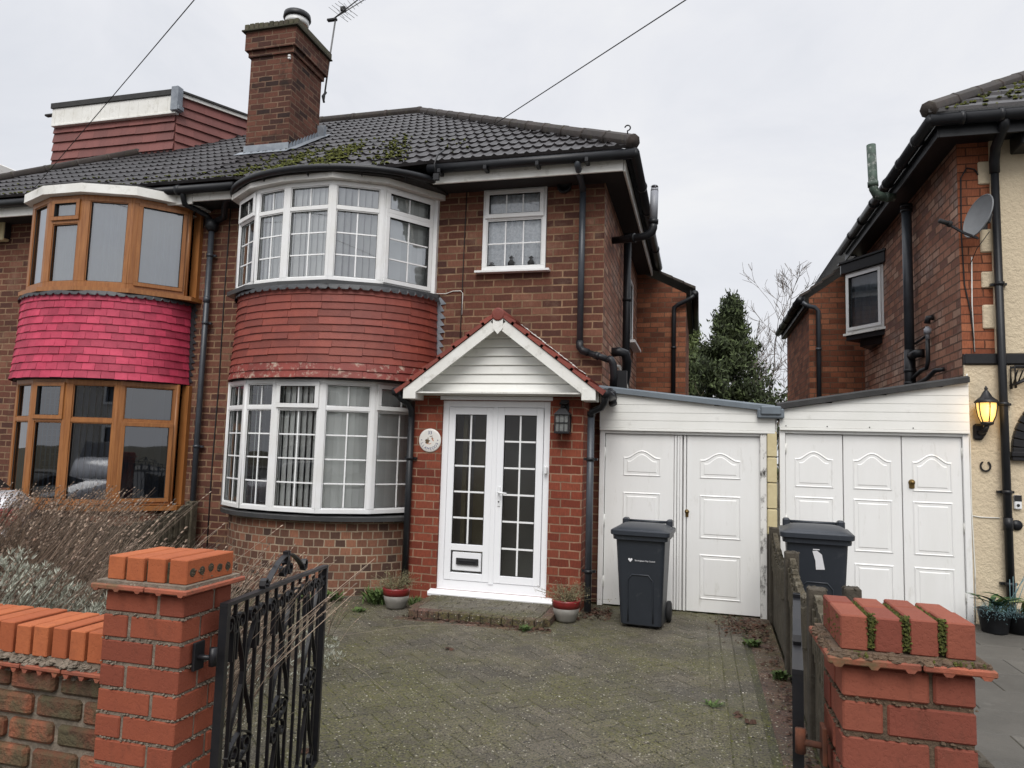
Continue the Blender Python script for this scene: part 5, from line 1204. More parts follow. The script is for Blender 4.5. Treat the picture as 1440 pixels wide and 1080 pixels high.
c=MB(); c.box(-4.6,-1.81,1.945,2.11,-.02,.87); c.build('wall_mortar',MORTAR,GW)
# ============================================================ GATES
def gate(name,label,o,e,zt0,zt1,zb0,zb1,mirror=1):
    T=thing(name,label,'gate',(o[0],o[1],zb0)); ov=Vector((o[0],o[1],0));ev=Vector((e[0],e[1],0)); d=(ev-ov); W=d.length; d.normalize(); n=Vector((-d.y,d.x,0))
    def zt(u): return zt0+(zt1-zt0)*u/W
    def zb(u): return zb0+(zb1-zb0)*u/W
    def P(u,v,w=0):  # v 0..1 bottom to top
        p=ov+d*u+n*w; return Vector((p.x,p.y,zb(u)+(zt(u)-zb(u))*v))
    def PZ(u,z,w=0): p=ov+d*u+n*w; return Vector((p.x,p.y,z))
    H=zt0-zb0
    f=MB()
    for u in (.014,W-.014): f.bar([P(u,-.0),P(u,1)],.026,.026,up=tuple(n))
    f.bar([P(0,1),P(W,1)],.026,.012,up=tuple(n)); f.bar([P(0,.955),P(W,.955)],.012,.008,up=tuple(n)) if False else None
    f.bar([P(0,0),P(W,0)],.026,.014,up=tuple(n)); f.build('frame',IRON,T)
    b=MB(); N=12
    for k in range(1,N): 
        u=W*k/N
        b.bar([P(u,0),P(u,1)],.012,.009,up=tuple(n))
    b.build('upright_bars',IRON,T)
    s=MB()
    def strip(pts): s.bar(pts,.016,.006,up=tuple(n))
    def spiral(cu,cv,r,a0,turns,sg):
        m=16; return [P(cu+ (r*(1-.72*i/m))*math.cos(a0+sg*turns*2*pi*i/m), cv+(r*(1-.72*i/m))*math.sin(a0+sg*turns*2*pi*i/m)/H) for i in range(m+1)]
    for p_ in range(3):
        cu=W*(p_*4+2)/N; hw=W/N*1.55
        for sg in(-1,1):
            # lyre: starts in a scroll at the top, sweeps to the centre, out again, ends in a scroll at the bottom
            top=spiral(cu+sg*(hw-.045),.915,.036,(pi/2),.95,sg)[::-1]
            mid=[P(cu+sg*((hw-.045)*(1-t)+.0*t)- sg*0+ sg*.0,.915+.036/H-(.40*t)) for t in (0,)]
            body=[P(cu+sg*(hw*.55*(math.cos(pi*t)**2) +.006),.95-.42*t) for t in [i/10 for i in range(11)]]
            strip(top+body[1:])
            mids=spiral(cu+sg*.045,.47,.040,-pi/2,1.0,sg)
            strip([P(cu+sg*(.01+.09*math.sin(pi*t)),.53-.10*t) for t in [i/6 for i in range(7)]]+mids[2:])
            mids=spiral(cu+sg*.040,.38,.034,pi/2,1.0,-sg)
            strip([P(cu+sg*(.006+hw*.8*(t**1.5)),.40-.34*t) for t in [i/8 for i in range(9)]]+spiral(cu+sg*(hw*.8-.036),.062,.036,0,1.0,-sg)[1:])
            strip(mids)
    for k in range(N):
        cu=W*(k+.5)/N; sg=1 if k%2 else -1
        strip([P(cu-sg*.030,.80),P(cu-sg*.031,.88)]+spiral(cu,.925,.031,pi if sg>0 else 0,1.15,-sg))
    s.build('scrollwork',IRON,T)
    h=MB(); c0=W*.5
    arch=[PZ(c0-.20+.40*i/16, zt(W*.5)+.01+.13*math.sin(pi*min(1,max(0,(i/16))))**.75) for i in range(17)]
    left=[PZ(c0-.175+.03*math.cos(a),zt(c0)+.035+.03*math.sin(a)) for a in [R(200)+R(40)*i for i in range(8)]]
    hb=lambda pts:h.bar(pts,.022,.006,up=tuple(n))
    for sg in(-1,1):
        arc_=[PZ(c0+sg*(.015+.195*t),zt(c0)+.105-.08*t**1.6) for t in [i/8 for i in range(9)]]
        end=[PZ(c0+sg*(.210+.0)+sg*(.028*math.sin(a)*(1-.06*i))+sg*.02,zt(c0)+.034-.028*math.cos(a)*(1-.06*i)+.0) for i,a in enumerate([R(-100)+R(45)*k for k in range(9)])]
        hb([PZ(c0,zt(c0)+.045),PZ(c0+sg*.003,zt(c0)+.095)]+arc_); hb(end)
        inn=[PZ(c0+sg*(.035+.030*math.cos(a)*(1-.07*i)),zt(c0)+.05+.030*math.sin(a)*(1-.07*i)) for i,a in enumerate([R(120)+R(45)*k for k in range(9)])]
        hb([PZ(c0+sg*.012,zt(c0)+.12),PZ(c0+sg*.008,zt(c0)+.085)]+inn)
    h.build('top_ornament',IRON,T)
    return T
gate('iron_gate','open black wrought iron gate with scrollwork hinged on the left brick pillar',(-1.452,2.00),(-1.72,3.12),1.105,1.045,.14,.16)
gate('iron_gate','black wrought iron gate seen edge-on beside the right mossy pillar',(.232,1.90),(.365,3.02),1.105,1.045,.14,.16)
# ============================================================ CONCRETE PANEL FENCES
def post(mb,x,y,h,w=.10):
    mb.cb(x-w/2,x+w/2,y-w/2,y+w/2,-.05,h,.008); 
    for q in range(10): blob(mb,(x+random.uniform(-w/2,w/2),y+random.uniform(-w/2,w/2),h-.004),random.uniform(.006,.016),.010,n=5)
def fpanel(mb,m2,p,q,h0,h1,sag,ribs=True,side=-1):
    p=Vector(p);q=Vector(q);L=(q-p).length;d=(q-p).normalized();n=Vector((d.y,-d.x)); N=72; top=[]
    for i in range(N+1):
        t=i/N; z=h0+(h1-h0)*t-sag*math.sin(pi*t)**.8+.020*abs(math.sin(t*pi*9))+random.uniform(-.004,.004); top.append((t*L,z))
    poly=[(0,0),(L,0)]+top[::-1]
    for w0,w1 in ((-.020,.020),): mb.prism(poly,w0,w1,fn=lambda a,b,h:(p.x+d.x*a+n.x*h,p.y+d.y*a+n.y*h,b))
    K=18
    for k in range(K):
        t=(k+.5)/K; zt=h0+(h1-h0)*t-sag*math.sin(pi*t)**.8; u=t*L
        for sg in(-1,1):
            c=Vector((p.x+d.x*u+n.x*.026*sg,p.y+d.y*u+n.y*.026*sg))
            zc0=zt-.30; 
            if ribs: mb.cbox((c.x,c.y,(zt-.05+zc0)/2),Vector((d.x,d.y,0))*(L/K*.27),Vector((n.x,n.y,0))*.010,Vector((0,0,(zt-.05-zc0)/2)),.004)
    for t in [k/9+.055 for k in range(9)]:
        u=t*L; zt=h0+(h1-h0)*t-sag*math.sin(pi*t)**.8
        for r_ in range(3): blob(m2,(p.x+d.x*(u+random.gauss(0,.02)),p.y+d.y*(u+random.gauss(0,.02)),zt-.01),random.uniform(.022,.034),random.uniform(.035,.05),n=7)
    for sg in(-1,1):
        for k in range(3 if ribs else 0):
            pass
F=thing('concrete_fence','low mossy concrete panel fence between our drive and the right neighbour','fence',(.66,6,0))
m1=MB();m2=MB();m3=MB()
fx=lambda y:.635+(y-4.72)*.0205
ys=[7.62,5.98,4.55,2.95]
def onepost(F_,m,*a):
    q=MB(); post(q,*a); q.build('post',m,F_)
def onepanel(F_,ma,mb_,*a):
    q=MB(); r=MB(); fpanel(q,r,*a); o=q.build('panel',ma,F_); r.build('scalloped_top',mb_,o,kind='stuff')
for y,h in zip(ys,(.93,.90,.875,.86)): onepost(F,CONCD,fx(y)+.03,y,h)
hs=[.88,.86,.84,.82]
for i in range(3): onepanel(F,CONC,CONC,(fx(ys[i])+.03,ys[i]-.05),(fx(ys[i+1])+.03,ys[i+1]+.05),hs[i],hs[i+1],.15)
onepost(F,CONCD,.70,2.25,.84)
onepanel(F,CONC,CONC,(.695,2.9),(.70,2.3),.82,.82,.08)
onepost(F,CONCD,.84,4.50,.90,.09)
F=thing('concrete_fence','weathered ornamental concrete fence at left rising to the house below the downpipe','fence',(-6.25,6,0))
m1=MB();m2=MB();m3=MB(); ys=[7.72,5.95,4.15]
for y,h in zip(ys,(.86,.80,.78)): onepost(F,CONC,-6.17,y,h,.11)
for i in range(2): onepanel(F,CONC,CONCD,(-6.17,ys[i]-.05),(-6.17,ys[i+1]+.05),.83,.78,.16)
# leaf motif on the panel end
for k in range(16):
    a=random.uniform(0,6.28); c=Vector((-6.142,7.45+random.uniform(-.17,.17),.52+random.uniform(-.18,.2))); m1.cbox(c,(.006,0,0),(0,.035*math.cos(a),.035*math.sin(a)),(0,-.012*math.sin(a),.012*math.cos(a)),.004)
m1.build('leaf_relief',CONC,F)
# ============================================================ WHEELIE BINS
def rrect(w,d,r,n=5):
    P=[]
    for (sx,sy,a0) in ((1,1,0),(-1,1,90),(-1,-1,180),(1,-1,270)):
        for i in range(n+1):
            a=R(a0+90*i/n); P.append((sx*(w/2-r)+r*math.cos(a),sy*(d/2-r)+r*math.sin(a)))
    return P
def loft(mb,rings,cap=True,smooth=False):
    n=len(rings[0]); vs=[v for r_ in rings for v in r_]; fs=[(k*n+i,k*n+(i+1)%n,(k+1)*n+(i+1)%n,(k+1)*n+i) for k in range(len(rings)-1) for i in range(n)]
    if cap: fs+=[tuple(range(n-1,-1,-1)),tuple((len(rings)-1)*n+i for i in range(n))]
    mb.add(vs,fs,.5,None,smooth)
def wheelie(name,label,loc,rot,sx=1.,h=1.,logo=False,paper=False):
    T=thing(name,label,'wheelie bin',loc); T.rotation_euler=(0,0,rot); ORG[T.name]=(0,0,0)
    rings=[]
    for z,w,d,oy in ((.025,.36,.36,.03),(.035,.385,.385,.03),(.10,.39,.40,.028),(.80,.455,.505,.0),(.835,.465,.52,.0)):
        rings.append([(x*sx,y+oy,z*h) for x,y in rrect(w,d,.045)])
    b=MB(); loft(b,rings)
    rings=[[(x*sx,y,z*h) for x,y in rrect(w,d,.05)] for z,w,d in ((.800,.47,.525),(.806,.505,.56),(.845,.51,.565),(.85,.50,.555))]; loft(b,rings)
    # moulded front panel outline
    yf=lambda z:-(.20+(.2525-.20)*(z-.10)/.70)+.028*(1-(z-.1)/.7)-.001
    pts=[(-.115*sx,yf(.06),.06)]+[(-.115*sx,yf(z),z) for z in (.2,.35,.44)]+[(-.075*sx,yf(.49),.49),(.075*sx,yf(.49),.49)]+[(.115*sx,yf(z),z) for z in (.44,.35,.2,.06)]
    b.tube([(x,y,z*h) for x,y,z in pts],.007,6,smooth=True)
    b.cb(-.19*sx,.19*sx,.235,.262,.55*h,.80*h,.01); b.cb(-.22*sx,-.17*sx,.19,.30,.05,.14,.01);b.cb(.17*sx,.22*sx,.19,.30,.05,.14,.01)
    b.build('body',BIN,T)
    l=MB(); rings=[[(x*sx,y+oy,z*h) for x,y in rrect(w,d,.05)] for z,w,d,oy in ((.842,.52,.575,0),(.85,.545,.60,-.005),(.885,.55,.60,-.005),(.893,.53,.58,0))]; loft(l,rings)
    n=22
    l.grid(lambda u,v:((u-.5)*.50*sx,-.27+.55*v,(.893+(.050*math.sin(pi*min(1,v*1.0))**.6)*(1-abs(2*u-1)**6))*h),16,n)
    for sg in(-1,1): l.cbox((sg*.215*sx,.255,.925*h),(.030*sx,0,0),(0,.055,0),(0,0,.038*h),.014)
    l.tube([(-.2*sx,.30,.93*h),(.2*sx,.30,.93*h)],.014,8)
    l.build('lid',BIN,T)
    for sg in(-1,1):
        w=MB(); w.lathe((sg*.215*sx,.245,.10),[(.02,-.024),(.085,-.022),(.10,-.015),(.10,.015),(.085,.022),(.02,.024)],24,axis=(1,0,0)); wo=w.build('wheel',RUBBER,T)
    a=MB(); a.tube([(-.21*sx,.245,.10),(.21*sx,.245,.10)],.012,8); a.build('axle',IRON,T)
    if logo:
        t=MB(); vs,fs=textmesh('Birmingham City Council',.0185,.0009); 
        t.add([(.045+v.x*1.0,yf(.635)-.0025-v.z,.632+v.y) for v in vs],fs)
        y=yf(.635)-.003
        t.add([(-.100,y,.652),(-.110,y,.645),(-.108,y,.634),(-.090,y,.615),(-.072,y,.634),(-.070,y,.645),(-.080,y,.652),(-.090,y,.643)],[(0,1,2,3,7),(7,3,4,5,6)])
        t.build('council_logo',PAPER,T)
    if paper:
        t=MB(); pts=[(-.035,.745),(.0,.75),(.038,.72),(.060,.60),(-.008,.595),(-.012,.665)]
        t.add([(x,yf(z)-.004,z*h) for x,z in pts],[(0,1,2,3,4,5)]); t.build('paper_label',PAPER,T)
        t=MB(); t.box(-.03,.02,yf(.76)-.003,yf(.76)-.0025,.755*h,.762*h); t.build('small_marking',PAPER,T)
    return T
wheelie('wheelie_bin','dark grey wheelie bin with small white council logo in front of the garage',(-.515,7.05,0),R(-4),1.0,1.02,logo=True)
wheelie('wheelie_bin','dark grey wheelie bin with torn white paper label behind the concrete fence',(.965,6.70,.10),R(-5),1.05,1.02,paper=True)
# ============================================================ POTS AND PLANTS
def pot(name,label,x,y,h=.19,r=.135):
    T=thing(name,label,'plant pot',(x,y,0))
    b=MB(); b.lathe((x,y,0.003),[(r*.66,0),(r*.74,.02),(r*.86,.07),(r*.97,h*.66)],28); b.build('bowl',POTGREY,T)
    b=MB(); b.lathe((x,y,0.003+h*.66),[(r*.975,0),(r*1.0,h*.2),(r*1.03,h*.28),(r*1.03,h*.36),(r*.9,h*.36),(r*.88,h*.30)],28); b.build('rim',POTRED,T)
    b=MB(); b.lathe((x,y,h*.9),[(r*.9,0),(r*.5,.012)],16); b.build('compost',SOIL,T)
    tw=MB();lf=MB()
    for k in range(120):
        a=random.uniform(0,6.28); sp=abs(random.gauss(0,.09)); hh=random.uniform(.06,.20)*(1.1-sp*2.5)
        p0=Vector((x+.5*r*math.cos(a)*random.random(),y+.5*r*math.sin(a)*random.random(),h*.9)); p2=Vector((x+(r*.6+sp)*math.cos(a)*1.15,y+(r*.6+sp)*math.sin(a),h*.9+max(.02,hh)))
        pm=(p0+p2)/2+Vector((random.gauss(0,.01),random.gauss(0,.01),.02)); tw.tube([p0,pm,p2],[.0017,.0015,.001],3,smooth=False,caps=False)
        for j in range(9):
            t=random.uniform(.3,1.05); q=p0.lerp(p2,t)+Vector([random.gauss(0,.012) for _ in range(3)]); e=Vector([random.gauss(0,1) for _ in range(3)]).normalized()*random.uniform(.006,.013); g=e.cross(Vector([random.gauss(0,1) for _ in range(3)])).normalized()*random.uniform(.002,.004)
            (lf if random.random()<.8 else tw).add([q-e,q+g,q+e,q-g],[(0,1,2,3)])
    tw.build('twigs',DRYLEAF,T); lf.build('foliage',DRYLEAF if random.random()<0 else WEEDD,T); return T
WEEDD=mat('olive_dry_leaf',(.15,.15,.06,1),(.24,.20,.13,1),rough=.9,rnd=.9,scale=14)
pot('plant_pot','grey and red glazed pot of dry twiggy plant left of the doorstep',-2.955,6.82,.20,.135)
pot('plant_pot','grey and red glazed pot of dry twiggy plant between the doorstep and the bin',-1.235,6.92,.20,.135)
def weed(mb,x,y,r,n,h,z=0,wd=.008):
    for k in range(n):
        a=random.uniform(0,6.28); l=r*random.uniform(.5,1); e=Vector((math.cos(a)*l,math.sin(a)*l,h*random.uniform(.4,1))); s=Vector((-math.sin(a),math.cos(a),0))*wd*random.uniform(.6,1.3); p=Vector((x+random.gauss(0,r*.3),y+random.gauss(0,r*.3),z))
        mb.add([p-s*.3,p+e*.5-s+Vector((0,0,h*.2)),p+e,p+e*.5+s+Vector((0,0,h*.2)),p+s*.3],[(0,1,2,3,4)])
wl=[('leafy_weed','bright green leafy weed clump at the foot of the curved bay wall',-3.72,6.86,.14,110,.10,.013),
    ('leafy_weed','larger green weed clump left of the left plant pot',-3.22,6.98,.19,170,.16,.012),
    ('leafy_weed','small low green weed at the foot of the bay beside the gate top',-3.98,6.80,.10,60,.06,.013),
    ('leafy_weed','tuft of green blades between the left pot and the doorstep',-2.76,6.86,.09,60,.14,.006),
    ('leafy_weed','pale green rosette weed at the front corner of the doorstep',-1.52,6.42,.07,50,.05,.008),
    ('leafy_weed','green rosette weed growing from the paving near the right-hand fence',.10,5.0,.075,34,.03,.006),
    ('leafy_weed','small green weed against the base of the second concrete fence post',.58,5.75,.07,50,.07,.012),
    ('leafy_weed','dark green weed among dead leaves below the fence near the garage',.45,6.65,.09,60,.06,.012),
    ('leafy_weed','short green weed between the left pot and the paving edge',-3.22,6.55,.07,40,.04,.010),
    ('leafy_weed','pale weed beside the base of the right plant pot',-1.42,6.66,.06,40,.05,.007)]
for nm,lb_,x,y,r,n,h,wd in wl:
    T=thing(nm,lb_,'weed',(x,y,0)); mb=MB(); weed(mb,x,y,r,n,h,0,wd); mb.build('leaves',WEED,T)
# planter on the right
T=thing('planter','black planter with dark strap leaves and blue-grey foliage by the cream wall','planter',(2.66,7.55,.1))
b=MB(); b.lathe((2.60,7.55,.10),[(.10,0),(.105,.01),(.135,.20),(.142,.205),(.13,.205),(.12,.18)],24); b.lathe((2.80,7.60,.10),[(.09,0),(.12,.19),(.126,.195),(.11,.19)],24); b.build('tub',BLACKP,T)
def strap(mb,p,az,l,up,w,m=7,droop=.5):
    d=Vector((math.cos(az),math.sin(az),0)); s=Vector((-d.y,d.x,0)); vs=[]
    for i in range(m+1):
        t=i/m; c=Vector(p)+d*l*t*(.4+.6*t)+Vector((0,0,up*t-droop*up*t*t)); ww=w*math.sin(pi*min(.98,.12+.88*t))**.7+.001
        vs+=[c-s*ww+Vector((0,0,ww*.35)),c,c+s*ww+Vector((0,0,ww*.35))]
    mb.add(vs,[(i*3+j,i*3+j+1,i*3+j+4,i*3+j+3) for i in range(m) for j in range(2)],None,None,True)
b=MB(); b2=MB()
for k in range(22):
    x=random.choice((2.60,2.62,2.80)); strap(b if k%4 else b2,(x+random.gauss(0,.03),7.55+random.gauss(0,.03),.28),random.uniform(0,6.28),random.uniform(.14,.30),random.uniform(.20,.38),random.uniform(.022,.038))
b.build('strap_leaves',AGAVE,T); b2.build('variegated_leaves',AGEDGE,T)
b=MB()
for k in range(900):
    c=Vector(random.choice(((2.49,7.47,.33),(2.62,7.42,.32),(2.70,7.42,.31),(2.56,7.45,.30))))+Vector((random.gauss(0,.045),random.gauss(0,.03),random.gauss(0,.035))); e=Vector([random.gauss(0,1) for _ in range(3)]).normalized()*.012; g=e.cross(Vector((0,0,1)))*.25
    b.add([c-e,c+g,c+e,c-g],[(0,1,2,3)])
for k in range(6): b.tube([(2.70+random.gauss(0,.03),7.46,.3),(2.78+random.gauss(0,.06),7.42,.62+random.uniform(-.05,.1))],.003,4)
b.build('blue_grey_foliage',BLUEL,T)
b=MB(); b.lathe((2.97,7.5,.10),[(.05,0),(.075,.04),(.07,.09),(.04,.13),(.05,.17),(.02,.20)],12)
tag(b.build('garden_ornament',POTGREY),'small pale stone garden ornament at the right edge beside the planter','ornament')
# ---- lavender bed
def lavender(label,x,y,rx,ry,ns,hb,ht,nf,fz=(.45,.95)):
    T=thing('lavender_bush',label,'bush',(x,y,.2),group=None)
    s=MB()
    for k in range(ns):
        a=random.uniform(0,6.28);q=math.sqrt(random.random()); bx=x+rx*q*math.cos(a);by=y+ry*q*math.sin(a)
        z0=random.uniform(.2,.45); L=random.uniform(.55,1)*(ht-z0); lean=random.uniform(.35,1.05); ly=random.gauss(-.05,.25)
        p0=Vector((bx,by,z0));p1=p0+Vector((lean*L*.45,ly*L*.4,L*.62));p2=p1+Vector((lean*L*.42,ly*L*.4,L*.38))
        th=random.uniform(.0011,.0021); s.tube([p0,p1,p2],[th*1.2,th,th*.7],3,smooth=False,caps=False)
        if random.random()<.5:
            dv=(p2-p1).normalized()
            for j in range(3): c=p2-dv*.016*j*1.6; s.obox(c,dv*.006,(.0035,0,0),(0,.0035,0))
    s.build('dry_stalks',STALK,T)
    f=MB()
    for k in range(nf):
        a=random.uniform(0,6.28);q=random.random()**.5; c=Vector((x+rx*q*math.cos(a),y+ry*q*math.sin(a),random.uniform(*fz)-.25*q))
        for j in range(7):
            e=Vector((random.gauss(.25,.6),random.gauss(0,.6),random.uniform(.5,1.3))).normalized()*random.uniform(.022,.045); g=e.cross(Vector([random.gauss(0,1) for _ in range(3)])).normalized()*random.uniform(.002,.0035)
            f.add([c,c+e*.5+g,c+e,c+e*.5-g],[(0,1,2,3)])
    f.build('silver_foliage',SILVER,T); return T
lavender('lavender bush with silver foliage just behind the low wall at the left edge',-3.0,2.60,.42,.30,260,.3,1.28,2600,(.66,1.12))
lavender('lavender bush with silver foliage touching the left gate pillar',-2.22,2.50,.40,.24,160,.3,1.18,2000,(.62,1.05))
lavender('tall dry lavender bush behind the silver foliage in the left bed',-3.95,3.25,.5,.42,950,.3,1.30,300,(.4,.8))
lavender('dry lavender bush in the middle of the left bed',-4.4,4.4,.65,.5,650,.3,.86,300,(.4,.8))
lavender('dry lavender bush in front of the weathered left fence',-5.3,5.6,.6,.6,260,.25,.58,200,(.3,.6))
lavender('dry lavender bush behind the left gate pillar',-2.95,3.8,.40,.5,200,.25,.98,300,(.35,.7))
lavender('dry lavender bush seen through the iron gate bars',-2.75,4.6,.30,.5,120,.15,.50,200,(.2,.4))
lavender('dry lavender bush at the far left beside the white car',-5.3,4.4,.6,.4,700,.3,1.26,200,(.4,.8))
# loose trailing twigs through the gate
mb=MB()
for k in range(9):
    p=Vector((-1.85+random.uniform(-.25,.35),random.uniform(2.4,3.4),random.uniform(.25,.95))); d=Vector((random.gauss(.15,.2),random.gauss(.1,.15),random.gauss(.05,.10))); mb.tube([p,p+d*.5+Vector((0,0,.02)),p+d],.0009,3,caps=False,smooth=False)
tag(mb.build('trailing_twigs',TWIGP),'thin pale dry stems trailing through the open iron gate','twigs')['kind']='stuff'
# ============================================================ GROUND
g=MB(); g.quad((-120,-120,-.09),(120,-120,-.09),(120,120,-.09),(-120,120,-.09)); g.build('ground',GRND,kind='structure')
g=MB(); g.box(-60,60,-12,-1.6,-.30,-.085); g.build('road',ASPH,kind='structure')
g=MB(); g.box(-60,60,-1.55,1.15,-.1,.0); g.box(-60,60,-14.5,-12,-.1,.0); g.build('pavement',SLAB,kind='structure')
# our drive
base=MB(); base.box(-4.6,.64,1.152,7.86,-.08,-.005); 
blk=MB(); s2=math.sqrt(.5); Wb=.1
for a in range(-60,160):
    for b_ in range(-60,60):
        ox,oy=(a+2*b_),(a-2*b_)
        for (x0_,y0_,w_,h_) in ((0,0,2,1),(0,1,1,2)):
            cx=(ox+x0_+w_/2)*Wb; cy=(oy+y0_+h_/2)*Wb
            wx=(cx-cy)*s2-2.0; wy=(cx+cy)*s2-3.0
            if not(-4.5<wx<.02 and 1.2<wy<7.82): continue
            if wx<-2.85 and wy<5.6: continue
            if (wx+4.35)**2/1.2**2+(wy-7.9)**2/.86**2<1: continue
            if -2.66<wx<-1.42 and wy>6.6: continue
            if PX0-.02<wx<PX1+.02 and wy>PY-.02: continue
            hx=w_*Wb/2-.0026;hy=h_*Wb/2-.0026; j=random.uniform(-.002,.002); tx=random.gauss(0,.007);ty=random.gauss(0,.007)
            blk.cbox((wx,wy,-.02+j),Vector((s2*hx,s2*hx,tx*hx)),Vector((-s2*hy,s2*hy,ty*hy)),(0,0,.02),.004)
# straight-laid strip beside the fence
y=1.2; r_=0
while y<7.75:
    for c in range(5):
        x=.03+c*.102-.05; j=random.uniform(-.002,.002)
        if c<4:
            if (r_+c)%2==0: blk.cb(x,x+.098,y,y+.198,-.04,j,.004)
    y+=.101; r_+=1
def clipgrid():
    pass
blk.build('paving_blocks',BLOCK,kind='structure')
rd=MB(); y=1.2
while y<7.8:
    x1=fx(y)-.005
    rd.cb(.435,x1,y,y+.098,-.04,random.uniform(-.003,.002),.004); y+=.1015
x=-2.9
while x<-1.3: rd.cb(x,x+.098,6.40,6.515,-.04,.001+random.uniform(-.002,.002),.004) if not False else None; x+=.1015
rd.build('edging_blocks',BLOCKR,kind='structure')
base.build('driveway_base',JOINT,kind='structure')
# bed soil
g=MB(); g.grid(lambda u,v:(-6.1+3.27*u+.05*math.sin(v*19)*u,2.13+3.6*v,-.03+.14*min(1,(1-u)*9)*min(1,(1-v)*6)),20,20); g.build('flower_bed',SOIL,kind='structure')
# neighbour's slabs (right) and drive (left)
g=MB(); g.box(fx(5)+.12,8,1.16,7.88,-.08,.094); g.build('neighbour_drive_base',MORTARD,kind='structure')
g=MB(); y=1.2; r_=0
while y<7.8:
    x=.80-(.3 if r_%2 else 0)
    while x<7.5:
        a=max(x,.79); 
        if x+.595-a>.05: g.cb(a,x+.595,y,y+.44,.05,.10+random.uniform(-.0015,.0015),.004)
        x+=.602
    y+=.447; r_+=1
g.build('neighbour_slabs',SLAB,kind='structure')
g=MB(); g.box(-12,-6.22,1.16,7.88,-.08,.01); g.build('left_drive',SLAB,kind='structure')
# specks, dead leaves, moss tufts in joints
g=MB()
for k in range(1500):
    x=random.uniform(-3.3,.5);y=1.3+6.3*random.random()**1.3; r=random.choice((.0015,.002,.003,.003,.004,.007 if random.random()<.3 else .003))
    if -2.75<x<-1.3 and y>6.3: continue
    blob(g,(x,y,.001),r,r*.35,n=5)
g.build('gravel_flecks',STONE,kind='stuff')
g=MB()
def dl(x,y,z=.006,sz=.022):
    a=random.uniform(0,6.28);l=sz*random.uniform(.5,1.2);e=Vector((math.cos(a)*l,math.sin(a)*l,random.uniform(-.2,.4)*l));f_=Vector((-math.sin(a)*l*.5,math.cos(a)*l*.5,random.uniform(-.2,.5)*l));c=Vector((x,y,z+random.random()*.008)); g.add([c-e,c+f_,c+e,c-f_*.8],[(0,1,2,3)])
for k in range(420): dl(.40+random.gauss(0,.13),7.3+random.gauss(0,.30))
for k in range(260): dl(fx(5)-abs(random.gauss(0,.06))-.02,random.uniform(3.8,7.5))
for k in range(260): dl(random.uniform(-1.15,-.85),7.35+random.gauss(0,.16))
for k in range(240): dl(random.uniform(-2.75,-1.3),6.49+random.gauss(0,.025))
for k in range(90): dl(random.uniform(-1.7,-1.38),6.45+random.gauss(0,.08),sz=.015)
for x,y in ((-2.55,4.5),(-1.95,5.6),(-2.0,3.5),(.3,4.75),(.25,4.85)):
    for k in range(7): dl(x+random.gauss(0,.018),y+random.gauss(0,.018),sz=.03)
g.build('dead_leaves',DEADLEAF,kind='stuff')
g=MB()
for k in range(4200):
    x=random.uniform(-4.2,.6);y=random.uniform(2.2,7.7)
    dens=.5+.5*math.sin(x*1.7+1.3)*math.cos(y*1.3+x)
    if y>6.55 and -2.8<x<-1.3: continue
    if random.random()>dens**2*(1.0 if (x<-2.2 or x>.0 or y>5.8) else .35): continue
    r=random.uniform(.003,.009); blob(g,(x,y,-.002),r,r*.4,n=5)
g.build('moss_tufts',MOSS,kind='stuff')
# ============================================================ PARKED CAR behind the bed
CA=thing('parked_car','white parked car with a red tail light, its rear corner showing at the left edge','car',(-6.35,5.50,0)); CA.rotation_euler=(0,0,R(42))
def carbody(T,x0,x1,y0,L,zt,m):
    sec=[(0,.30,.62),(.03,.26,.80),(.10,.24,.98),(.28,.22,1.02),(.9,.22,1.04),(L-1.2,.22,.98),(L-.3,.24,.82),(L,.32,.62)]
    b=MB(); rings=[]
    for y,zl,zh in sec:
        w=(x1-x0)/2*(.90+.10*math.sin(pi*min(1,max(0,(y+.25)/(L+.5))))**.4); cx=(x0+x1)/2
        rings.append([(cx-w*.97,y0+y,zl),(cx-w,y0+y,(zl+zh)/2),(cx-w*.95,y0+y,zh-.06),(cx-w*.88,y0+y,zh),(cx+w*.88,y0+y,zh),(cx+w*.95,y0+y,zh-.06),(cx+w,y0+y,(zl+zh)/2),(cx+w*.97,y0+y,zl)])
    loft(b,rings,True,True); bo=b.build('body',m,T)
    b=MB(); rings=[]
    for y,zl,zh,k in (((.12,1.0,1.02,.80),(.42,1.0,1.40,.68),(1.0,1.0,1.50,.68),(1.9,1.0,1.46,.68),(2.7,.98,1.0,.78)) if L>3 else ((.85,1.0,1.02,.5),(1.15,1.0,1.10,.45),(1.5,1.0,1.13,.45),(2.0,1.0,1.12,.45),(2.3,.98,1.0,.5))):
        w=(x1-x0)/2*k; w2=(x1-x0)/2*(.86 if L>3 else k+.06); cx=(x0+x1)/2; rings.append([(cx-w2,y0+y,zl),(cx-w,y0+y,zh),(cx+w,y0+y,zh),(cx+w2,y0+y,zl)])
    loft(b,rings,True); b.build('glasshouse',RUBBER,T)
    for y in (.75,L-.85):
        for x in (x0+.02,x1-.02):
            w=MB(); w.lathe((x,y0+y,.31),[(.10,-.10),(.31,-.10),(.31,.10),(.10,.10)],24,axis=(1,0,0)); wo=w.build('wheel',RUBBER,T)
            w=MB(); w.lathe((x,y0+y,.31),[(.02,-.105),(.20,-.104),(.20,.104),(.02,.105)],16,axis=(1,0,0)); w.build('rim',STEEL,wo)
    for sg in (-1,1):
        cx=(x0+x1)/2; w=(x1-x0)/2; t=MB(); t.cb(*sorted((cx+sg*(w-.17),cx+sg*(w+.004))),y0-.012,y0+.14,.74,.92,.02); t.build('tail_light',TAIL,T)
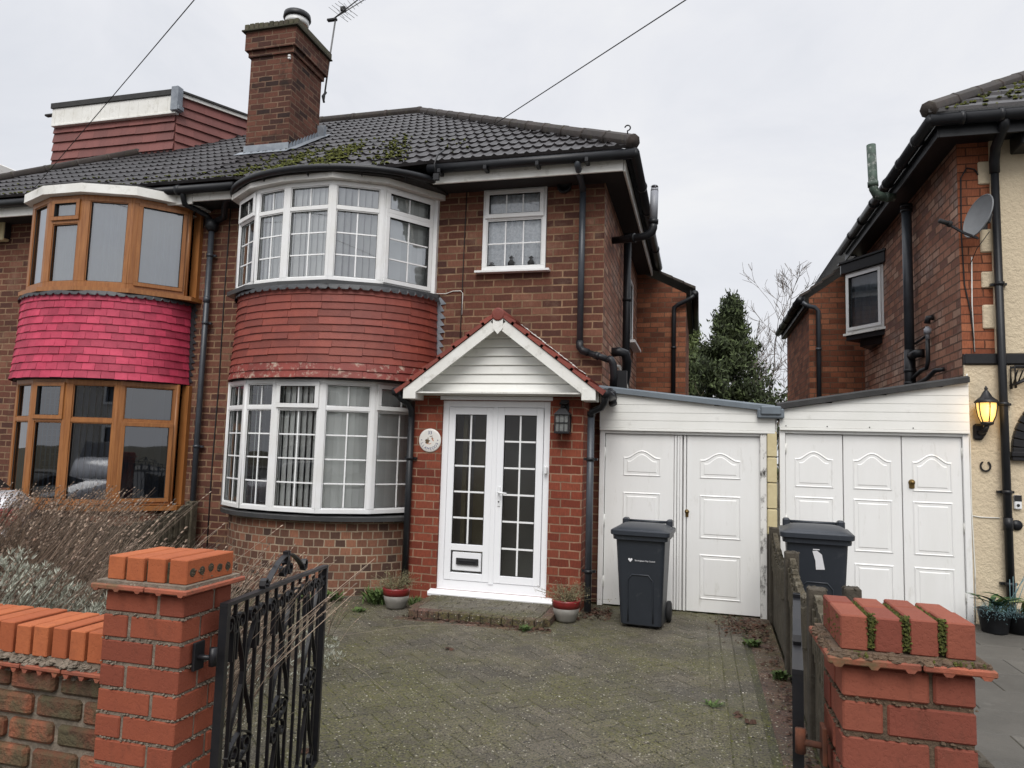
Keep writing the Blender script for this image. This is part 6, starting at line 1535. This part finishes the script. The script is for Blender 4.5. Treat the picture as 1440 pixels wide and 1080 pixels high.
carbody(CA,-8.10,-6.45,5.35,3.6,1.5,CARW) if False else carbody(CA,-8.05,-6.35,5.50,2.4,1.5,CARW)
# ============================================================ TREES BEHIND
def conifer(label,x,y,h,rw,m,n,tip=True,seed=1,lean=0):
    rg=random.Random(seed); T=thing('conifer_tree',label,'tree',(x,y,0)); tr=MB(); tr.tube([(x,y,0),(x+lean*.5,y,h*.6),(x+lean,y,h)],[.16,.09,.015],8); 
    prof=lambda z:rw*min(1,2.1*(max(0,(1-z/h))**1.05))*(.90+.10*math.sin(z*3.1+seed)+.13*math.sin(z*7.3+seed*2))
    lf=MB()
    NB=int(h*18)
    for k in range(NB):
        z=h*(.12+.88*(k/NB)); a=rg.uniform(0,6.28); R_=max(.08,prof(z))*rg.choice((rg.uniform(.5,1.0),rg.uniform(.8,1.22))); cx=x+lean*z/h
        tip_=Vector((cx+R_*math.cos(a),y+R_*math.sin(a),z+.30*R_-.12)); tr.tube([(cx,y,z-.1),tip_],[.02,.005],4)
        m_=int(n/NB)
        for j in range(m_):
            t=rg.uniform(.25,1.05); c=Vector((cx,y,z-.1)).lerp(tip_,t)+Vector((rg.gauss(0,.10),rg.gauss(0,.10),rg.gauss(-.06,.11)))
            e=Vector((rg.gauss(0,.5),rg.gauss(0,.5),rg.gauss(-.5,.6))).normalized()*rg.uniform(.05,.11); g_=e.cross(Vector([rg.gauss(0,1) for _ in range(3)])).normalized()*rg.uniform(.014,.032)
            lf.add([c-e,c+g_,c+e,c-g_],[(0,1,2,3)],rg.random())
    tr.build('trunk_and_limbs',BARK,T); lf.build('crown',m,T); return T
conifer('dark green conifer with a ragged pointed top between the two houses',.42,20,6.0,1.62,CONIFER,34000,seed=3,lean=.42)
conifer('paler yellow-green conifer behind our rear wing, left of the dark one',-.30,23,5.95,1.2,CONIFERL,22000,seed=8)
def bare(name,label,x,y,h,m,seed,spread=.5,depth=5,r0=.07,cat='tree',mr=.009):
    rg=random.Random(seed); T=thing(name,label,cat,(x,y,0)); t=MB(); tw=MB()
    def grow(p,d,L,r,k):
        r=max(r,mr)
        q=p; pts=[p]; n=3
        for i in range(n):
            d=(d+Vector((rg.gauss(0,.12),rg.gauss(0,.12),rg.gauss(.04,.08)))).normalized(); q=q+d*(L/n); pts.append(q)
        (t if k>=depth-1 else tw).tube(pts,[r,r*.85,r*.72,r*.6],4 if k<depth-1 else 6,caps=False)
        if k<=0: return
        for j in range(rg.choice((2,3,3))):
            s=pts[rg.choice((1,2,3,3))]; nd=(d+Vector((rg.gauss(0,spread),rg.gauss(0,spread),rg.gauss(.15,.3)))).normalized(); grow(s,nd,L*rg.uniform(.55,.85),r*.58,k-1)
    grow(Vector((x,y,0)),Vector((0,0,1)),h*.36,r0,depth)
    t.build('trunk',BARK,T); tw.build('branches',m,T); return T
bare('bare_tree','bare twiggy tree against the sky right of the dark conifer',1.55,24,5.8,TWIG,5,.50,7,.085)
bare('bare_tree','slender bare tree nearest the right neighbour rear wing',2.45,25,6.3,TWIG,12,.42,7,.085)
bare('bare_tree','faint taller bare tree between the two bare ones',2.0,28,7.0,TWIG,23,.48,7,.085)
bare('dry_shrub','tangled pale dry shrub behind the garage roof below the conifers',.05,15.5,3.3,TWIGP,4,.75,5,.035,'shrub',.005)
bare('dry_shrub','second tangled pale shrub low in front of the dark conifer',.62,16.5,3.0,TWIGP,9,.8,5,.03,'shrub',.005)
# ============================================================ OVERHEAD CABLES
c=MB()
def sagline(p,q,s,n=16): p=Vector(p);q=Vector(q); return [p.lerp(q,i/n)-Vector((0,0,s*4*(i/n)*(1-i/n))) for i in range(n+1)]
c.tube(sagline((-8.30,6.98,4.76),(5.45,-1.0,5.6),.05),.0042,5); tag(c.build('overhead_cable',RUBBER),'thin overhead cable running to the pink-panelled house at left','cable')
c=MB(); c.tube(sagline((-2.93,7.40,4.90),(8.7,-2.2,5.1),.0),.0048,5); tag(c.build('overhead_cable',RUBBER),'thin overhead cable running to our roof above the bay','cable')
# ============================================================ HOUSE BEYOND THE LEFT NEIGHBOUR
H4=thing('distant_house','low sliver of another house roof with pale dormer edge at the far left','house',(-17,9,0))
w=MB(); wall(w,'x',8.3,-22,-12.4,0,4.6,[]); wall(w,'y',-12.4,8.3,15,0,4.6,[],inn=-1); w.build('wall',BR_MAIN,H4)
w=MB(); w.add([(-22,7.9,4.6),(-12.0,7.9,4.6),(-15,11.4,6.9),(-22,11.4,6.9),(-12,15,4.6)],[(0,1,2,3),(1,4,2)]); w.build('roof',MAROON,H4)
w=MB(); w.cb(-22,-13.9,10.2,11.5,6.93,7.16,.02); w.build('dormer_fascia',WHITE_OLD,H4)
w=MB(); w.box(-22,-14.1,10.4,11.5,6.0,6.93); w.build('dormer_face',MAROON,H4)
# ============================================================ ACROSS THE STREET (seen only as reflections)
for i,x in enumerate((-26,-17.5,-9,-.5,8,16.5)):
    T=thing('street_house',('rendered','brick','rendered','brick','rendered','brick')[i]+' house across the street, number %s from the left, behind the viewer'%('one','two','three','four','five','six')[i],'house',(x,-21,0))
    w=MB(); w.box(x-3.9,x+3.9,-28,-21,0,4.9); w.build('wall',OPPW if i%2==0 else OPPB,T)
    w=MB(); w.add([(x-4.2,-20.6,4.9),(x+4.2,-20.6,4.9),(x+1.5,-24.5,7.6),(x-1.5,-24.5,7.6),(x-4.2,-28.4,4.9),(x+4.2,-28.4,4.9)],[(0,1,2,3),(1,5,2),(4,0,3),(5,4,3,2)]); w.build('roof',ROOFB,T)
    for xx in (-2.2,1.8):
        for zz in (1.0,3.2):
            f=MB(); f.cb(x+xx-.8,x+xx+.8,-20.99,-20.93,zz,zz+1.25,.01); fo=f.build('window',WHITE,T); f=MB(); f.box(x+xx-.7,x+xx-.03,-20.935,-20.925,zz+.1,zz+1.15); f.box(x+xx+.03,x+xx+.7,-20.935,-20.925,zz+.1,zz+1.15); f.build('pane',RUBBER,fo)
bare('bare_tree','bare street tree on the far pavement, behind the viewer at left',-12.5,-13.2,10.5,BARK,31,.55,6,.2,'tree',.02)
bare('bare_tree','bare street tree on the far pavement, behind the viewer at right',-3.0,-13.4,9.5,BARK,37,.55,6,.18,'tree',.02)
for x,m_,lbl in ((-7.5,CARW,'white car parked across the street behind the viewer'),(-16,CARD,'dark car parked across the street behind the viewer')):
    T=thing('parked_car',lbl,'car',(x,-11,0)); carbody(T,x-.87,x+.87,-12.2,4.0,1.5,m_)
# ============================================================ SKY, SUN, CAMERA
wd=bpy.data.worlds.new('World'); sc.world=wd; wd.use_nodes=True; nt=wd.node_tree; nt.nodes.clear(); t=NT(nt)
out=t.n('ShaderNodeOutputWorld'); bg=t.n('ShaderNodeBackground'); bg.inputs[1].default_value=.10
sky=t.n('ShaderNodeTexSky'); sky.sky_type='NISHITA'; sky.sun_disc=False; SE,SR=48,180-6
sky.sun_elevation=R(SE); sky.sun_rotation=R(SR); sky.air_density=1.5; sky.dust_density=4; sky.ozone_density=1
tc=t.n('ShaderNodeTexCoord'); vec=tc.outputs['Generated']
mp=t.n('ShaderNodeMapping'); mp.inputs['Scale'].default_value=(1,1,2.2); t.l(vec,mp.inputs[0])
n1=t.noise(mp.outputs[0],2.3,6,.58,.4)
cloud=t.ramp(n1,[(.32,(.70,.72,.77,1)),(.5,(.785,.795,.835,1)),(.66,(.85,.853,.87,1))])
sx=t.n('ShaderNodeSeparateXYZ'); t.l(vec,sx.inputs[0])
ze=t.ramp(sx.outputs[2],[(.0,.395),(.62,.4),(.85,.84),(1,1.0)])
# overcast: brighter overhead
k=t.n('ShaderNodeVectorMath',operation='MULTIPLY'); t.l(cloud,k.inputs[0]); t.l(ze,k.inputs[1])
k2=t.n('ShaderNodeVectorMath',operation='SCALE'); k2.inputs['Scale'].default_value=25; t.l(k.outputs[0],k2.inputs[0])
mixed=t.mix(.93,sky.outputs[0],k2.outputs[0]); t.l(mixed,bg.inputs[0]); t.l(bg.outputs[0],out.inputs[0])
sun=bpy.data.lights.new('sun','SUN'); sun.energy=2.0; sun.angle=R(35); sun.color=(1,.97,.93)
so=bpy.data.objects.new('sun',sun); col.objects.link(so)
d=Vector((math.sin(R(8))*math.cos(R(SE)),-math.cos(R(8))*math.cos(R(SE)),math.sin(R(SE)))); so.rotation_euler=(-d).to_track_quat('-Z','Y').to_euler()
cam=bpy.data.cameras.new('Camera'); cam.sensor_width=36; cam.lens=25.0; cam.clip_start=.05; cam.clip_end=500
co=bpy.data.objects.new('Camera',cam); col.objects.link(co); co.location=(0,0,1.62)
yw,pt,rl=R(14.88),R(5.31),R(1.69)
M=Matrix.Rotation(yw,4,'Z')@Matrix.Rotation(R(90)+pt,4,'X')@Matrix.Rotation(rl,4,'Z')
co.rotation_euler=M.to_euler(); sc.camera=co
sc.view_settings.view_transform='Standard'; sc.view_settings.look='None'; sc.view_settings.exposure=.13; sc.view_settings.gamma=1
sc.cycles.max_bounces=7; sc.cycles.transparent_max_bounces=8

GR={'gate_pillar':'brick gate pillars either side of the drive','iron_gate':'pair of wrought iron drive gates','wheelie_bin':'wheelie bins outside the garages','plant_pot':'glazed pots beside the doorstep','leafy_weed':'weeds growing in the paving','lavender_bush':'lavender bushes in the front bed','conifer_tree':'conifers between the houses','bare_tree':'bare winter trees','dry_shrub':'dry shrubs behind the garages','overhead_cable':'overhead cables to the houses','concrete_fence':'concrete panel fences','attached_garage':'garages between the houses','wall_lantern':'wall lanterns','semi_detached_house':'semi-detached houses in the row','street_house':'houses across the street','parked_car':'parked cars'}
for o in col.objects:
    if o.parent is None and 'label' in o and 'group' not in o:
        g_=GR.get(o.name.split('.')[0])
        if g_: o['group']=g_
